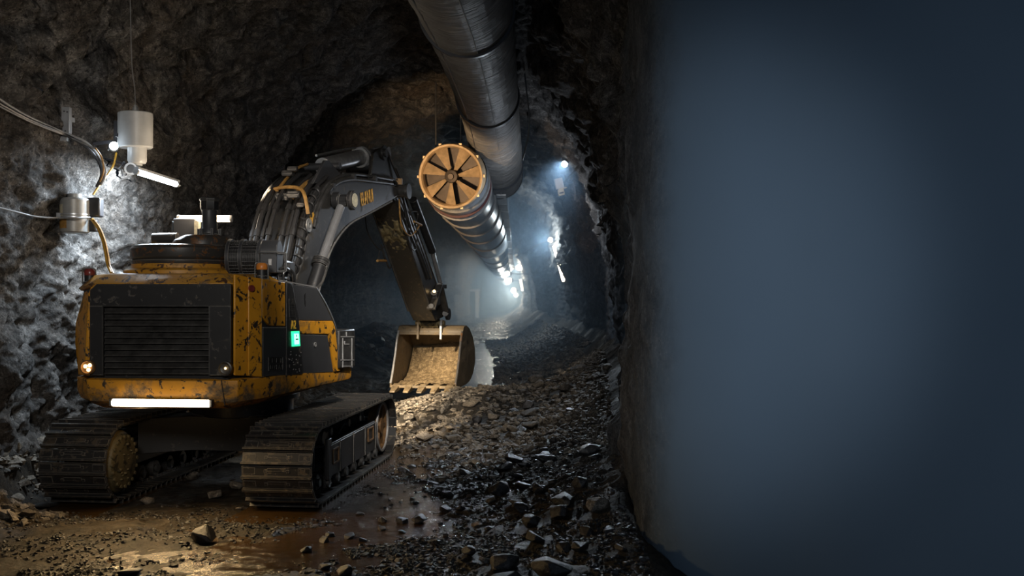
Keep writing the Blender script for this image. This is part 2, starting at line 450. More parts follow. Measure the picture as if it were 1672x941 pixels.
M['warm_led'] = emit('warm_led', (1.0,.84,.60), 9.0)
M['warm_dim'] = emit('warm_led_small', (1.0,.66,.28), 5.0)
M['green_led'] = emit('green_screen', (.03,.85,.35), 1.6)
M['green_hi'] = emit('green_screen_bright', (.35,1.0,.65), 1.9)

def plane_px(P, Q):
    """a vertical plane through two plan points; returns pixel -> point on it"""
    (x1, d1), (x2, d2) = P, Q
    def f(px, py, off=0.0):
        u = (px-CX)/F; t = (x1-u*d1)/(u*(d2-d1)-(x2-x1)); d = d1+t*(d2-d1)
        return W(px, py, d)+nrm*off
    nrm = Vector((d2-d1, -(x2-x1), 0)).normalized()
    if nrm.y > 0 and abs(nrm.y) > abs(nrm.x): nrm = -nrm
    f.n = nrm; f.t = Vector((x2-x1, d2-d1, 0)).normalized(); return f
def plate(mb, plane, pts, thick=.02, off=0.0):
    return mb.prism([plane(x, y, off) for x, y in pts], plane.n*thick)

EX = thing('excavator', 'mud-caked yellow and black tracked excavator working in the tunnel, arm lowered, bucket on the rubble', 'excavator', UO)

# ---------------------------------------------------------------- crawler tracks
TR, ZC, HB = .395, .435, 1.60          # end radius to the shoe, axle height, half wheelbase
per = 4*HB+2*math.pi*TR; NS = 66; pitch = per/NS
def track_at(q):
    q %= per
    if q < 2*HB: return -HB+q, ZC-TR, 0.0                 # bottom run, rear to front
    q -= 2*HB
    if q < math.pi*TR: a = q/TR; return HB+TR*math.sin(a), ZC-TR*math.cos(a), a
    q -= math.pi*TR
    if q < 2*HB:
        sag = .0
        return HB-q, ZC+TR-sag, math.pi
    q -= 2*HB; a = math.pi+q/TR; return -HB+TR*math.sin(a), ZC-TR*math.cos(a), a
SW = .76
def shoe_mesh():
    m = MB(); p = pitch
    m.box((0, 0, -.012), (SW, p*.95, .022))
    m.box((0, p*.38, -.043), (SW, .022, .046))
    for x in (-.30, .30): m.box((x, -p*.1, -.024), (.13, p*.5, .006))
    for x in (-.12, .12): m.box((x, -p*.1, -.026), (.03, .03, .010))
    m.box((-.16, 0, .012), (.05, p*.8, .03)); m.box((.16, 0, .012), (.05, p*.8, .03))
    m.box((SW*.0, -p*.2, -.026), (.20, p*.25, .006))
    return m
shoe_me = shoe_mesh().mesh('track_shoe', Vector((0,0,0)), M['track'], 0)
for side, ac in (('l', -1.135), ('r', 1.135)):
    cm = MB()                                             # the link chain is the body of the track
    out = 1 if side == 'r' else -1
    pts = []
    for k in range(90):
        b, z, a = track_at(per*k/90); pts.append((b, z, a))
    for o_ in (-.09, .09):
        vs = []; n = len(pts)
        for b, z, a in pts:
            for dr, do in ((.02, -.022), (.02, .022), (.085, .022), (.085, -.022)):
                bb = b-math.sin(a)*dr; zz = z+math.cos(a)*dr
                vs.append(uc(ac+o_+do, bb, zz))
        fs = [(i*4+k, i*4+(k+1) % 4, ((i+1) % n)*4+(k+1) % 4, ((i+1) % n)*4+k) for i in range(n) for k in range(4)]
        cm.add(vs, fs)
    tk = obj('crawler_track', cm, M['track'], EX)
    tk['label'] = 'crawler track on the wall side' if side == 'l' else 'crawler track on the open side'
    low = MB()
    for k in range(NS):
        b, z, a = track_at((k+.5)*pitch)
        R = Matrix.Rotation(-UA, 4, 'Z') @ Matrix.Rotation(a, 4, 'X')
        if a == 0.0:                                      # the shoes pressed into the ground, in one piece
            T = Matrix.Translation(uc(ac, b, z)) @ R
            low.add([T @ v.co for v in shoe_me.vertices], [tuple(p_.vertices) for p_ in shoe_me.polygons]); continue
        o = bpy.data.objects.new('track_shoe', shoe_me); COL.objects.link(o); o.parent = tk
        o.matrix_local = Matrix.Translation(uc(ac, b, z)-UO) @ R
    obj('ground_shoes', low, M['track'], tk, sm=0)['kind'] = 'stuff'
    # sprocket with final drive at the rear, idler at the front
    ax = uc(1, 0)-uc(0, 0)
    c = uc(ac, -HB, ZC)
    m = MB(); prof = []
    m.cyl(c-ax*.045, c+ax*.045, .30, seg=36)
    for k in range(21):
        a = 2*math.pi*k/21; b_ = Vector((0, 0, 0))
        y_ = (uc(0, 1)-uc(0, 0))*math.cos(a)+Vector((0,0,1))*math.sin(a)
        m.bar(c+y_*.29, c+y_*.35, .06, .05, ax)
    obj('sprocket', m, M['steel_dark'], tk)
    s_in = -out
    m = MB()
    f0 = c+ax*(s_in*.04)
    if side == 'l':
        m.lathe([(0,0),(.33,0),(.35,.03),(.345,.27),(.33,.29),(.305,.30),(.29,.335),(.25,.352),(.0,.36)], f0, ax*s_in, 40)
        for k in range(20):
            a = 2*math.pi*k/20; y_ = (uc(0,1)-uc(0,0))*math.cos(a)+Vector((0,0,1))*math.sin(a)
            m.cyl(f0+y_*.275+ax*(s_in*.31), f0+y_*.275+ax*(s_in*.358), .021, seg=8)
        for k in range(20):                               # lumps of dried mud on the hub
            a = random.random()*6.283; r = .24*math.sqrt(random.random()); y_ = (uc(0,1)-uc(0,0))*math.cos(a)+Vector((0,0,1))*math.sin(a)
            m.sphere(f0+y_*r+ax*(s_in*.352), random.uniform(.012, .03), 7, .6)
        o = obj('final_drive_hub', m, M['mudcake'], tk); o['label'] = 'round final drive hub caked in ochre mud'
    else:
        m.lathe([(0,0),(.24,0),(.24,.2),(.2,.24),(0,.25)], f0, ax*s_in, 30); obj('final_drive_hub', m, M['steel_dark'], tk)
    ci = uc(ac+out*.20, HB, ZC)
    m = MB(); m.lathe([(0,-.07),(.10,-.07),(.10,-.03),(.27,-.03),(.30,-.06),(.345,-.06),(.345,.06),(.30,.06),(.27,.03),(.10,.03),(.10,.07),(0,.07)], ci, ax, 40)
    for k in range(6):
        a = 2*math.pi*k/6; y_ = (uc(0,1)-uc(0,0))*math.cos(a)+Vector((0,0,1))*math.sin(a)
        m.bar(ci+y_*.1, ci+y_*.28, .05, .10, ax)
    idl = obj('idler_wheel', m, M['idler'], tk)
    m = MB(); m.lathe([(.315,.055),(.345,.055),(.345,.085),(.315,.085),(.315,.055)], ci, ax*out, 40); obj('idler_rim', m, M['bare'], idl)
    # side frame, with rollers under and on it
    m = MB(); axs = (ax, uc(0,1)-uc(0,0), Vector((0,0,1)))
    m.box(uc(ac, -.05, .42), (.34, 2.35, .26), axs)
    so = ac+out*.25
    m.prism([uc(so, b, z) for b, z in ((-1.16,.20),(1.08,.20),(1.14,.28),(1.14,.56),(-1.16,.56))], ax*(out*.045))
    m.box(uc(ac+out*.14, -.03, .565), (.30, 2.3, .03), axs)
    for b in (-1.15, -.62, -.02, .55, 1.10): m.box(uc(so+out*.045, b, .38), (.03, .035, .37), axs)
    m.prism([uc(so+out*.03, b, z) for b, z in ((-1.22,.20),(-1.10,.20),(-1.10,.66),(-1.22,.66))], ax*(out*.05))
    tf = obj('track_frame', m, M['black'], tk, .008)
    for b0, b1, z0, z1 in ((-.95,-.72,.34,.50), (.68,.95,.36,.52)):
        m = MB()
        for q in ((b0,z0,b1,z0),(b0,z1,b1,z1),(b0,z0,b0,z1),(b1,z0,b1,z1)):
            m.bar(uc(so+out*.052, q[0], q[1]), uc(so+out*.052, q[2], q[3]), .018, .018)
        obj('cover_trim', m, M['idler'] if side == 'r' else M['steel_dark'], tf)
    for b in (-1.12, -.75, -.38, 0, .38, .75, 1.1):
        m = MB(); q = uc(ac, b, .15); m.lathe([(0,-.20),(.05,-.20),(.05,-.17),(.095,-.17),(.095,-.10),(.075,-.09),(.075,.09),(.095,.10),(.095,.17),(.05,.17),(.05,.20),(0,.20)], q, ax, 18)
        m.box(uc(ac+out*.27, b, .17), (.03, .13, .13), axs); m.cyl(uc(ac+out*.27, b, .15), uc(ac+out*.315, b, .15), .055, seg=14); obj('track_roller', m, M['steel_dark'], tk)
    for b in (-1.05, -.55, .25, .8):
        m = MB(); q = uc(ac+out*.05, b, .655); m.lathe([(0,-.10),(.07,-.10),(.085,-.05),(.085,.07),(.05,.08),(.05,.12),(0,.12)], q, ax*out, 18)
        m.box(uc(ac+out*.03, b+.13, .61), (.12, .13, .07), axs); obj('carrier_roller', m, M['steel_dark'], tk)
    m = MB(); m.box(uc(ac+out*.1, -.86, .63), (.18, .2, .11), axs); obj('grease_cover', m, M['black'], tk, .006)
    m = MB(); m.cyl(uc(ac+out*.13, -1.10, .655), uc(ac+out*.24, -1.10, .655), .075, seg=18); obj('tensioner_cap', m, M['steel_dark'], tk)
    m = MB(); m.tube([uc(ac+out*.15, -.2, .58), uc(ac+out*.15, 0, .66), uc(ac+out*.13, .3, .60)], .018); obj('grease_hose', m, M['rubber'], tk)

axs = (uc(1,0)-uc(0,0), uc(0,1)-uc(0,0), Vector((0,0,1)))
m = MB(); m.prism([uc(a, b, .40) for a, b in ((-.95,-.9),(-.45,-.55),(.45,-.55),(.95,-.9),(.95,-.6),(.5,0),(.95,.6),(.95,.9),(.45,.55),(-.45,.55),(-.95,.9),(-.95,.6),(-.5,0),(-.95,-.6))], (0,0,.42))
m.cyl(uc(0,0,.80), uc(0,0,1.02), .62, seg=40)
obj('center_frame', m, M['black'], EX, .01)
m = MB(); m.lathe([(.55,0),(.70,0),(.70,.05),(.68,.06),(.68,.12),(.55,.12)], uc(0,0,1.0), (0,0,1), 48); obj('slew_ring', m, M['steel_dark'], EX)

# ---------------------------------------------------------------- upper body, plan corners in (x, y) metres
A0 = (-4.655, 10.85); A1 = (-4.39, 10.47); B = ((378-CX)/F*10.35, 10.35); C = ((424-CX)/F*10.67, 10.67); D = (-2.06, 12.90); E = (-4.28, 13.45)
REAR = plane_px(A1, B); BEV = plane_px(B, C); SIDE = plane_px(C, D); LBEV = plane_px(A0, A1)
if REAR.n.y > 0: REAR.n.negate()
def ins(poly, k):
    cx_ = sum(p[0] for p in poly)/len(poly); cy_ = sum(p[1] for p in poly)/len(poly); out = []
    for x, y in poly:
        v = Vector((x-cx_, y-cy_)); L_ = v.length; v = v*((L_-k)/L_); out.append((cx_+v.x, cy_+v.y))
    return out
PLAN = [A0, A1, B, C, D, E]
def ring(poly, z): return [Vector((x, y, z)) for x, y in poly]
z_sk = 1.44                                               # seam between skirt and body
# core of the body behind all the panels
Pm = SIDE(466, 480); Pm = (Pm.x, Pm.y); Pl = (-4.40, 12.2)
CORE = ins([A0, A1, B, C, Pm, Pl], .05)
m = MB(); m.loft([ring(CORE, 1.40), ring(CORE, 2.36), ring(ins(CORE, .07), 2.45)])
back = Vector((-(2.18), .50, 0))
m.prism([SIDE(x, y, -.05) for x, y in ((460,462),(514,472),(539,531),(550,604),(552,616),(460,620))], back)
body = obj('body_shell', m, M['black'], EX, .012)
# roof: sloped edge strips and deck
def zpx(py, d): return H-(py-HY)/F*d
RIM = [A0, A1, B, C, (Pm[0], Pm[1]), Pl]
zr = [2.36, 2.405, 2.405, 2.40, 2.41, 2.42]
top = ins(RIM, .17)
m = MB(); m.loft([[Vector((x, y, z-.03)) for (x, y), z in zip(ins(RIM, .03), zr)], [Vector((x, y, z)) for (x, y), z in zip(RIM, zr)], [Vector((x, y, 2.50)) for x, y in top], [Vector((x, y, 2.515)) for x, y in ins(top, .12)]])
obj('roof_deck', m, M['yellow_roof'], EX, .008)

# skirt / counterweight below the seam
SK = [A0, A1, B, C, D, E]
def dz(poly, z, drop): return [Vector((x, y, z-drop*smooth(10.6, 13.0, y))) for x, y in poly]
A2_, A3_ = (-4.50, 10.62), (-4.60, 10.74)
SKc = [A0, A1, (-4.2, 10.425), (B[0]-.16, 10.35), (B[0]+.05, 10.385), C, (C[0]+.12, C[1]+.36), D, E]
m = MB(); m.loft([dz(ins(SKc, .05), z_sk-.015, .04), dz(ins(SKc, -.012), z_sk-.03, .04), dz(ins(SKc, -.012), 1.27, .02), dz(ins(SKc, .02), 1.19, -.02), dz(ins(SKc, .16), 1.11, -.10), dz(ins(SKc, .35), 1.09, -.14)])
skirt = obj('counterweight_skirt', m, M['yellow_low'], EX, .008, sm=30)
m = MB()
for x in (182, 362): m.prism([REAR(x-.6, 621, .006), REAR(x+.6, 621, .006), REAR(x+.6+ (6 if x > 300 else 8), 662, .006), REAR(x-.6+(6 if x > 300 else 8), 662, .006)], REAR.n*.012)
obj('skirt_seam', m, M['btext'], skirt)

# rear panel with the radiator grille
m = MB()
plate(m, REAR, [(160,464),(379,464),(379,500),(171,500),(149,500),(149,474)], .035)
plate(m, REAR, [(149,500),(170.5,500),(170.5,613),(149,613)], .035)
plate(m, REAR, [(344,500),(379,500),(379,613),(344,613)], .035)
rp = obj('rear_panel', m, M['black'], EX, .006)
m = MB(); plate(m, REAR, [(170,498),(345,498),(345,614),(170,614)], .004, -.045)
dn = Vector((0,0,-1))
for k in range(11):
    y = 504+k*9.9
    a0, a1 = REAR(172, y, .005), REAR(342.5, y, .005)
    p = [a0+REAR.n*-.035+Vector((0,0,.012)), a0+REAR.n*.018+dn*.040, a0+REAR.n*.018+dn*.052, a0+REAR.n*-.035+Vector((0,0,.0))]
    m.prism(p, a1-a0)
obj('radiator_grille', m, M['steel_dark'], rp)
m = MB()
for (x0,y0,x1,y1) in ((170.5,500,344,500),(170.5,500,170.5,613),(344,500,344,613)): m.bar(REAR(x0,y0,.035), REAR(x1,y1,.035), .012, .012)
obj('grille_trim', m, M['steel_dark'], rp)
# yellow corner pieces
m = MB()
m.prism([REAR(150,470,.0),REAR(161,463,.0),REAR(149.5,500,.0),REAR(147,560,0),REAR(149,613,0),REAR(140,613,0),REAR(140,600,0),REAR(146,480,0)], REAR.n*.03)
cl = [W(160,463,10.49), W(150,470,10.47), W(146,500,10.46), W(146.5,613,10.46), W(128,613,10.80), W(122.5,560,10.82), W(123,528,10.83), W(137,478,10.8)]
m.prism(cl, (.06,.10,0))
obj('corner_panel', m, M['yellow'], EX, .008)['label'] = 'yellow corner panel on the wall side'
m = MB(); plate(m, BEV, [(380,448),(401,452),(401,614),(380,613)], .03); plate(m, BEV, [(401,452),(423.5,455),(423.5,616),(401,614)], .045)
obj('corner_panel', m, M['yellow'], EX, .01)['label'] = 'chipped yellow corner panel on the open side'
m = MB(); q = BEV(404,471,.05); m.cyl(q, q+BEV.n*.02, .035, seg=20); obj('reflector', m, M['red'], EX)
# recessed working lamps low on the rear
for (x, y, lit, lab) in ((149,599,True,'amber lit lamp'),(372,601,False,'lamp with its lens nearly dark')):
    q = REAR(x, y, .02); m = MB(); m.lathe([(0,.0),(.06,.0),(.075,.03),(.075,.075),(.062,.08),(.056,.045),(0,.03)], q, REAR.n, 24)
    hl = obj('work_lamp', m, M['idler'] if lit else M['steel_dark'], EX); hl['label'] = lab
    m = MB()
    for k in range(3 if lit else 1):
        a = 2.1*k+.3; ex, ey, _ = basis(REAR.n); rr = .028 if lit else .0
        m.sphere(q+REAR.n*.05+ex*(rr*math.cos(a))+ey*(rr*math.sin(a)), .020 if lit else .012, 10)
    obj('lamp_lens', m, M['warm_dim'], hl)
# light bar under the rear of the skirt
m = MB(); a, b = REAR(183,656,.035), REAR(350,658,.035); m.bar(a, b, .075, .075); bar = obj('rear_light_bar', m, M['black'], EX, .006)
m = MB(); m.tube([REAR(190,656.5,.075), REAR(346,658,.075)], .038, 12, sm=False); obj('light_tube', m, M['warm_led'], bar)

# ---------------------------------------------------------------- side panels
def side_panel(name, pts, mat, thick=.022, off=.0, bev=.006, parent=EX):
    m = MB(); plate(m, SIDE, pts, thick, off); return obj(name, m, mat, parent, bev)
yp = side_panel('side_panel', [(425,456),(461.5,461),(462,533),(435.5,531.5),(425,518)], M['yellow'], .03); yp['label'] = 'yellow upper side panel with a cut corner'
m = MB()
for pts in ([(450.0,477),(452.2,471.5),(454.6,477.5),(453.2,478.5),(452.2,475),(451.2,478)], [(449.5,484),(452,481),(453,483),(451.5,485),(454.5,487),(453,492),(451,490),(452.5,488)], [(455.4,479),(456.6,482),(455.6,487),(454.8,483)]):
    plate(m, SIDE, pts, .004, .031)
plate(m, SIDE, [(455,528),(457,524),(459,528.3)], .004, .031)
obj('panel_emblem', m, M['btext'], yp)
sp = side_panel('side_panel', [(425.5,536),(462,536),(462,613),(425.5,615)], M['charcoal'], .03); sp['label'] = 'charcoal lower side panel with a vent'
m = MB(); plate(m, SIDE, [(424.5,519.5),(434.5,532.2),(462,533.8),(462,536),(425,536)], .018); obj('panel_trim', m, M['steel_dark'], sp)
m = MB(); plate(m, SIDE, [(425.5,534.6),(462,534.6),(462,535.6),(425.5,535.6)], .034); obj('panel_edge', m, M['bare'], sp)
m = MB(); plate(m, SIDE, [(434,584),(457,583),(457,604),(434,605.5)], .003, .030); vent = obj('vent', m, M['btext'], sp)
m = MB()
for (x0,y0,x1,y1) in ((434,584,457,583),(434,594.5,457,593.5),(434,605.5,457,604),(434,584,434,605.5),(457,583,457,604)): m.bar(SIDE(x0,y0,.034), SIDE(x1,y1,.034), .010, .010)
for k, x in enumerate((437,440,443.5,447,450.5,454)):
    a = SIDE(x, 585, .034); m.bar(a, SIDE(x+(.0 if k % 2 else 1.4), 592, .034), .007, .007)
    m.bar(SIDE(x+(1.2 if k % 3 else 0), 596, .034), SIDE(x, 603, .034), .007, .007)
    if k % 2: m.bar(SIDE(x-2, 597+k*.6, .034), SIDE(x+1.5, 597+k*.6, .034), .006, .006)
obj('vent_bars', m, M['steel_dark'], vent)
# dark pillar with slots, number and green display
pil = side_panel('pillar', [(463,461.5),(472,463.5),(484,530),(490,611),(463,613)], M['black'], .04)
m = MB()
for k in range(6):
    y = 491+k*5.2
    m.bar(SIDE(466.5+.2*k, y, .043), SIDE(474+.5*k, y+(1.5 if k % 2 else -.5), .043), .008, .008)
    if k < 5: m.bar(SIDE(468+k*.9, y, .043), SIDE(469.5+k*.8, y+5, .043), .006, .006)
m.bar(SIDE(466,488,.043), SIDE(467,518,.043), .008, .008); m.bar(SIDE(474,488,.043), SIDE(477,518,.043), .008, .008)
obj('vent', m, M['steel_dark'], pil)
def lettering(txt, o, xd, yd, hgt, mat, name, parent, depth=.004, width=None, shear=0):
    cu = bpy.data.curves.new('lettering', 'FONT'); cu.body = txt; cu.size = 1; cu.extrude = .01; cu.align_x = 'CENTER'; cu.align_y = 'CENTER'; cu.shear = shear; cu.offset = .012
    t = bpy.data.objects.new('lettering', cu); COL.objects.link(t)
    dg = bpy.context.evaluated_depsgraph_get(); me = bpy.data.meshes.new_from_object(t.evaluated_get(dg))
    bpy.data.objects.remove(t); bpy.data.curves.remove(cu)
    co = np.empty(len(me.vertices)*3, dtype=np.float32); me.vertices.foreach_get('co', co); co = co.reshape(-1, 3)
    hx = np.ptp(co[:,0]); hy = np.ptp(co[:,1]); co[:,:2] -= (co[:,:2].max(0)+co[:,:2].min(0))/2
    xd = Vector(xd); yd = Vector(yd); n = xd.cross(yd).normalized()
    kx = (width/hx) if width else hgt/hy; ky = hgt/hy
    vs = [Vector(o)+xd*(float(v[0])*kx)+yd*(float(v[1])*ky)+n*(float(v[2])/.01*depth) for v in co]
    org = worg(parent)
    me.vertices.foreach_set('co', np.array([(v-org)[:] for v in vs], dtype=np.float32).ravel()); me.materials.clear(); me.materials.append(mat); me.name = name
    ob = bpy.data.objects.new(name, me); COL.objects.link(ob); ob.parent = parent; return ob
lettering('A2', SIDE(473.2,530.3,.045), SIDE.t, (0,0,1), .095, M['ytext'], 'unit_number', pil, width=.118)
m = MB(); plate(m, SIDE, [(470,541.5),(482,541),(483.5,565),(471,566)], .012, .040); scr = obj('status_display', m, M['green_led'], pil); scr['label'] = 'green lit display'
m = MB(); 
plate(m, SIDE, [(473,545),(480.3,544.8),(481.2,562),(474,562.6)], .004, .053)
obj('display_symbol', m, M['green_hi'], scr)
m = MB(); plate(m, SIDE, [(475,553.2),(479.2,553),(479.3,555),(475.1,555.2)], .003, .057); plate(m, SIDE, [(476.4,546.5),(477.2,546.5),(477.3,550.5),(476.5,550.5)], .003, .057); obj('display_mark', m, M['btext'], scr)
m = MB()
for k in range(26):
    x = random.uniform(466, 487); y = random.uniform(570, 608); q = SIDE(x, y, .040); m.cyl(q, q+SIDE.n*.004, .006, seg=6)
obj('rivets', m, M['bare'], pil)
# hood, yellow stripe, lower panel, step box
hd = side_panel('hood_panel', [(474,464),(513,470.5),(539.5,523.5),(484,523)], M['charcoal'], .03)
m = MB(); m.prism([SIDE(470,462,.03), SIDE(513,470,.03), SIDE(513,470,-.14)+Vector((0,0,.03)), SIDE(468,462,-.14)+Vector((0,0,.03))], (0,0,.012)); obj('hood_edge', m, M['barrel'], hd)
m = MB(); m.tube([SIDE(513,470,.02), SIDE(528,498,.03), SIDE(541,527,.03), SIDE(546,545,.02), SIDE(551,572,.0)], .016, 8); obj('grab_rail', m, M['black'], EX)
m = MB(); plate(m, SIDE, [(492.5,482),(494.5,479),(495,487),(493.6,489),(495.2,494),(494,501),(492.8,494)], .004, .031); obj('panel_emblem', m, M['btext'], hd)
ys = side_panel('side_stripe', [(484.5,523.8),(539.5,524.3),(543,534),(551,606),(543,607),(533,545.5),(486,545)], M['yellow'], .034)
lp = side_panel('side_panel', [(486.5,546.5),(531.8,547),(541.5,607.5),(491,610.5)], M['charcoal'], .024); lp['label'] = 'charcoal panel below the yellow stripe'
m = MB(); q = SIDE(511,563,.024); m.lathe([(.02,0),(.028,0),(.028,.012),(.02,.012),(.02,0)], q, SIDE.n, 18); obj('panel_lock', m, M['bare'], lp)
# step box at the front corner
m = MB()
p0 = SIDE(547,541,.02); p1 = SIDE(573,541,.02); hgt = SIDE(547,541).z-SIDE(547,604).z
m.box((p0+p1)/2+SIDE.n*-.10+Vector((0,0,-hgt/2+.02)), ((p1-p0).length, .28, hgt), (SIDE.t, SIDE.n, Vector((0,0,1))))
stp = obj('side_box', m, M['steel_dark'], EX, .02)
m = MB()
for (x0,y0,x1,y1) in ((549,550,570,550),(549,588,570,588),(552,552,552,600),(567,552,567,600),(555,562,562,562),(555,557,555,562),(552,598,567,598),(558,550,558,542)):
    m.bar(SIDE(x0,y0,.064), SIDE(x1,y1,.064), .012, .014)
obj('box_frame', m, M['bare'], stp)

# ---------------------------------------------------------------- on the deck
def at(px, d, z): return Vector(((px-CX)/F*d, d, z))
tc = at(298, 11.45, 2.50)
m = MB(); m.lathe([(0,0),(.62,0),(.63,.01),(.63,.055),(.60,.075),(.545,.085),(.545,.13),(0,.13)], tc, (0,0,1), 48); pl = obj('turntable_base', m, M['yellow_roof'], EX)
m = MB(); m.lathe([(0,.125),(.54,.125),(.555,.15),(.555,.17),(.525,.175),(.55,.19),(.56,.21),(.56,.30),(.535,.335),(.45,.35),(0,.35)], tc, (0,0,1), 48); dk = obj('turntable_disc', m, M['rust'], EX)
c2 = at(333, 11.45, 2.84)
m = MB(); m.loft([[c2+Vector((rx*math.cos(a)-(.0 if math.cos(a) > 0 else dx*(-math.cos(a))), ry*math.sin(a), z)) for a in [2*math.pi*k/28 for k in range(28)]] for rx, ry, z, dx in ((.30,.32,0,.06),(.30,.32,.06,.03),(.285,.30,.10,-.04),(.27,.28,.115,-.07))]); obj('turntable_housing', m, M['rust'], dk)
# exhaust stack
e = at(342, 11.45, 2.92)
m = MB(); m.lathe([(0,0),(.13,0),(.12,.05),(.095,.06),(.095,.10),(.082,.12),(.082,.33),(0,.33)], e, (0,0,1), 28)
for k in range(6):
    a = k*1.047; m.box(e+Vector((.12*math.cos(a), .12*math.sin(a), .06)), (.03,.03,.11))
ex_ = obj('exhaust_stack', m, M['charcoal'], EX)
m = MB(); m.lathe([(0,.325),(.095,.325),(.105,.345),(.105,.43),(.115,.44),(.115,.455),(.10,.47),(0,.475)], e, (0,0,1), 8); obj('rain_cap', m, M['black'], ex_)
# control box, tank and light bar behind the disc
m = MB(); q = at(305, 12.3, 3.09); m.box(q, (.27,.20,.24)); m.box(at(305,12.3,2.74), (.2,.16,.46)); cb = obj('control_box', m, M['charcoal'], EX, .012)
m = MB(); m.box(at(322.5, 12.18, 3.08), (.05,.10,.19)); obj('box_label', m, M['label'], cb)
m = MB(); m.bar(at(286, 12.3, 2.5), at(286, 12.3, 3.18), .06, .06); m.bar(at(284,12.3,3.175), at(297,12.3,3.18), .07, .06); m.bar(at(286, 12.3, 2.6), at(320, 12.3, 2.6), .08, .3); mast = obj('light_mast', m, M['black'], EX, .01)
m = MB(); m.tube([at(293,12.3,3.215), at(377,12.3,3.215)], .040, 12, sm=False); lb = obj('roof_light_bar', m, M['warm_led'], EX)
m = MB(); m.cyl(at(290,12.3,3.215), at(294,12.3,3.215), .045); m.cyl(at(376,12.3,3.215), at(379,12.3,3.215), .043); m.bar(at(290,12.34,3.24), at(379,12.34,3.24), .03, .02); m.bar(at(352,12.35,2.5), at(352,12.35,3.2), .03,.03); obj('bar_housing', m, M['bare'], lb)
m = MB(); m.tube([at(250,12.1,2.95), at(290,12.1,2.96)], .075, 14, sm=False); m.box(at(272,12.1,2.70), (.2,.2,.42)); obj('air_tank', m, M['black'], EX)
# mesh-guarded drum filter and the tool box beside it
da, db = at(377, 11.35, 2.70), at(429, 11.35, 2.70)
m = MB(); m.cyl(da, db, .185, seg=32); dr = obj('drum_filter', m, M['black'], EX)
m = MB()
for k in range(15):
    c = da.lerp(db, k/14); m.lathe([(.190,-.004),(.198,-.004),(.198,.004),(.190,.004),(.190,-.004)], c, (1,0,0), 28)
for k in range(28):
    a = 2*math.pi*k/28; o_ = Vector((0, .195*math.cos(a), .195*math.sin(a))); m.bar(da+o_, db+o_, .008, .008)
obj('wire_guard', m, M['steel_dark'], dr)
m = MB()
for t in (.02, .42, .98): m.lathe([(.195,-.02),(.215,-.02),(.215,.02),(.195,.02),(.195,-.02)], da.lerp(db, t), (1,0,0), 32)
m.box((da+db)/2+Vector((0,0,-.20)), (.34,.3,.05)); obj('drum_strap', m, M['charcoal'], dr)
m = MB(); bx = at(444, 11.3, 2.70)
prof = [Vector((-.10, .15*math.cos(a), .06+.14*math.sin(a))) for a in [math.pi*k/12 for k in range(13)]]+[Vector((-.10,-.15,-.17)), Vector((-.10,.15,-.17))]
m.prism([bx+p for p in prof], (.19,0,0)); m.box(bx+Vector((0,0,.055)), (.23,.34,.022)); tb = obj('valve_box', m, M['charcoal'], EX, .008)
m = MB(); m.box(bx+Vector((.02,-.168,-.05)), (.035,.012,.07)); obj('box_latch', m, M['bare'], tb)
m = MB()
for p, q in (((.10,-.16,.05),(.19,-.16,.05)),((.19,-.16,.05),(.19,-.16,-.15)),((.10,-.16,-.15),(.19,-.16,-.15))): m.bar(bx+Vector(p), bx+Vector(q), .022, .022)
obj('box_guard', m, M['charcoal'], tb)
# beacons
def beacon(px, d, z, lab, top):
    q = at(px, d, z); m = MB(); m.lathe([(0,0),(.065,0),(.065,.03),(.058,.035),(.058,.12),(0,.12)], q, (0,0,1), 24); o = obj('beacon', m, M['black'], EX); o['label'] = lab
    m = MB(); m.lathe([(.0585,.10),(.062,.11),(.060,.15),(.045,.17),(0,.175)], q, (0,0,1), 24); obj('beacon_cap', m, top, o)
    m = MB(); m.tube([q+Vector((-.07,-.02,.0)), q+Vector((-.07,-.02,.13)), q+Vector((-.05,-.02,.17)), q+Vector((.05,-.02,.17)), q+Vector((.07,-.02,.13)), q+Vector((.07,-.02,0))], .008, 6); obj('beacon_guard', m, M['charcoal'], o)
beacon(428, 10.85, 2.46, 'beacon with an orange cap on the open side', M['orange'])
beacon(147, 10.95, 2.40, 'beacon on the wall side', M['red'])
m = MB(); m.lathe([(0,0),(.05,0),(.05,.02),(.0,.04)], at(196,10.9,2.50), (0,0,1), 16); obj('filler_cap', m, M['black'], EX)
# pipes and hoses between the filter and the boom foot
hm = MB()
for (pts, r) in (([(440,447,11.4),(455,438,11.5),(470,440,11.8),(478,462,12)], .022), ([(452,440,11.3),(466,438,11.4),(474,446,11.6),(476,465,11.9)], .018), ([(462,465,11.4),(463,446,11.4),(470,438,11.5),(480,448,11.6),(482,468,11.8)], .014), ([(435,450,11.2),(443,442,11.2),(452,446,11.3),(455,460,11.3)], .016), ([(446,425,11.5),(462,428,11.6),(474,432,11.9)], .035)):
    hm.tube([W(*p) for p in pts], r)
hm.box(at(460, 11.7, 2.58), (.25,.25,.16)); hm.box(at(400, 12.1, 2.62), (.7,.5,.2))
obj('hydraulic_lines', hm, M['rubber'], EX)
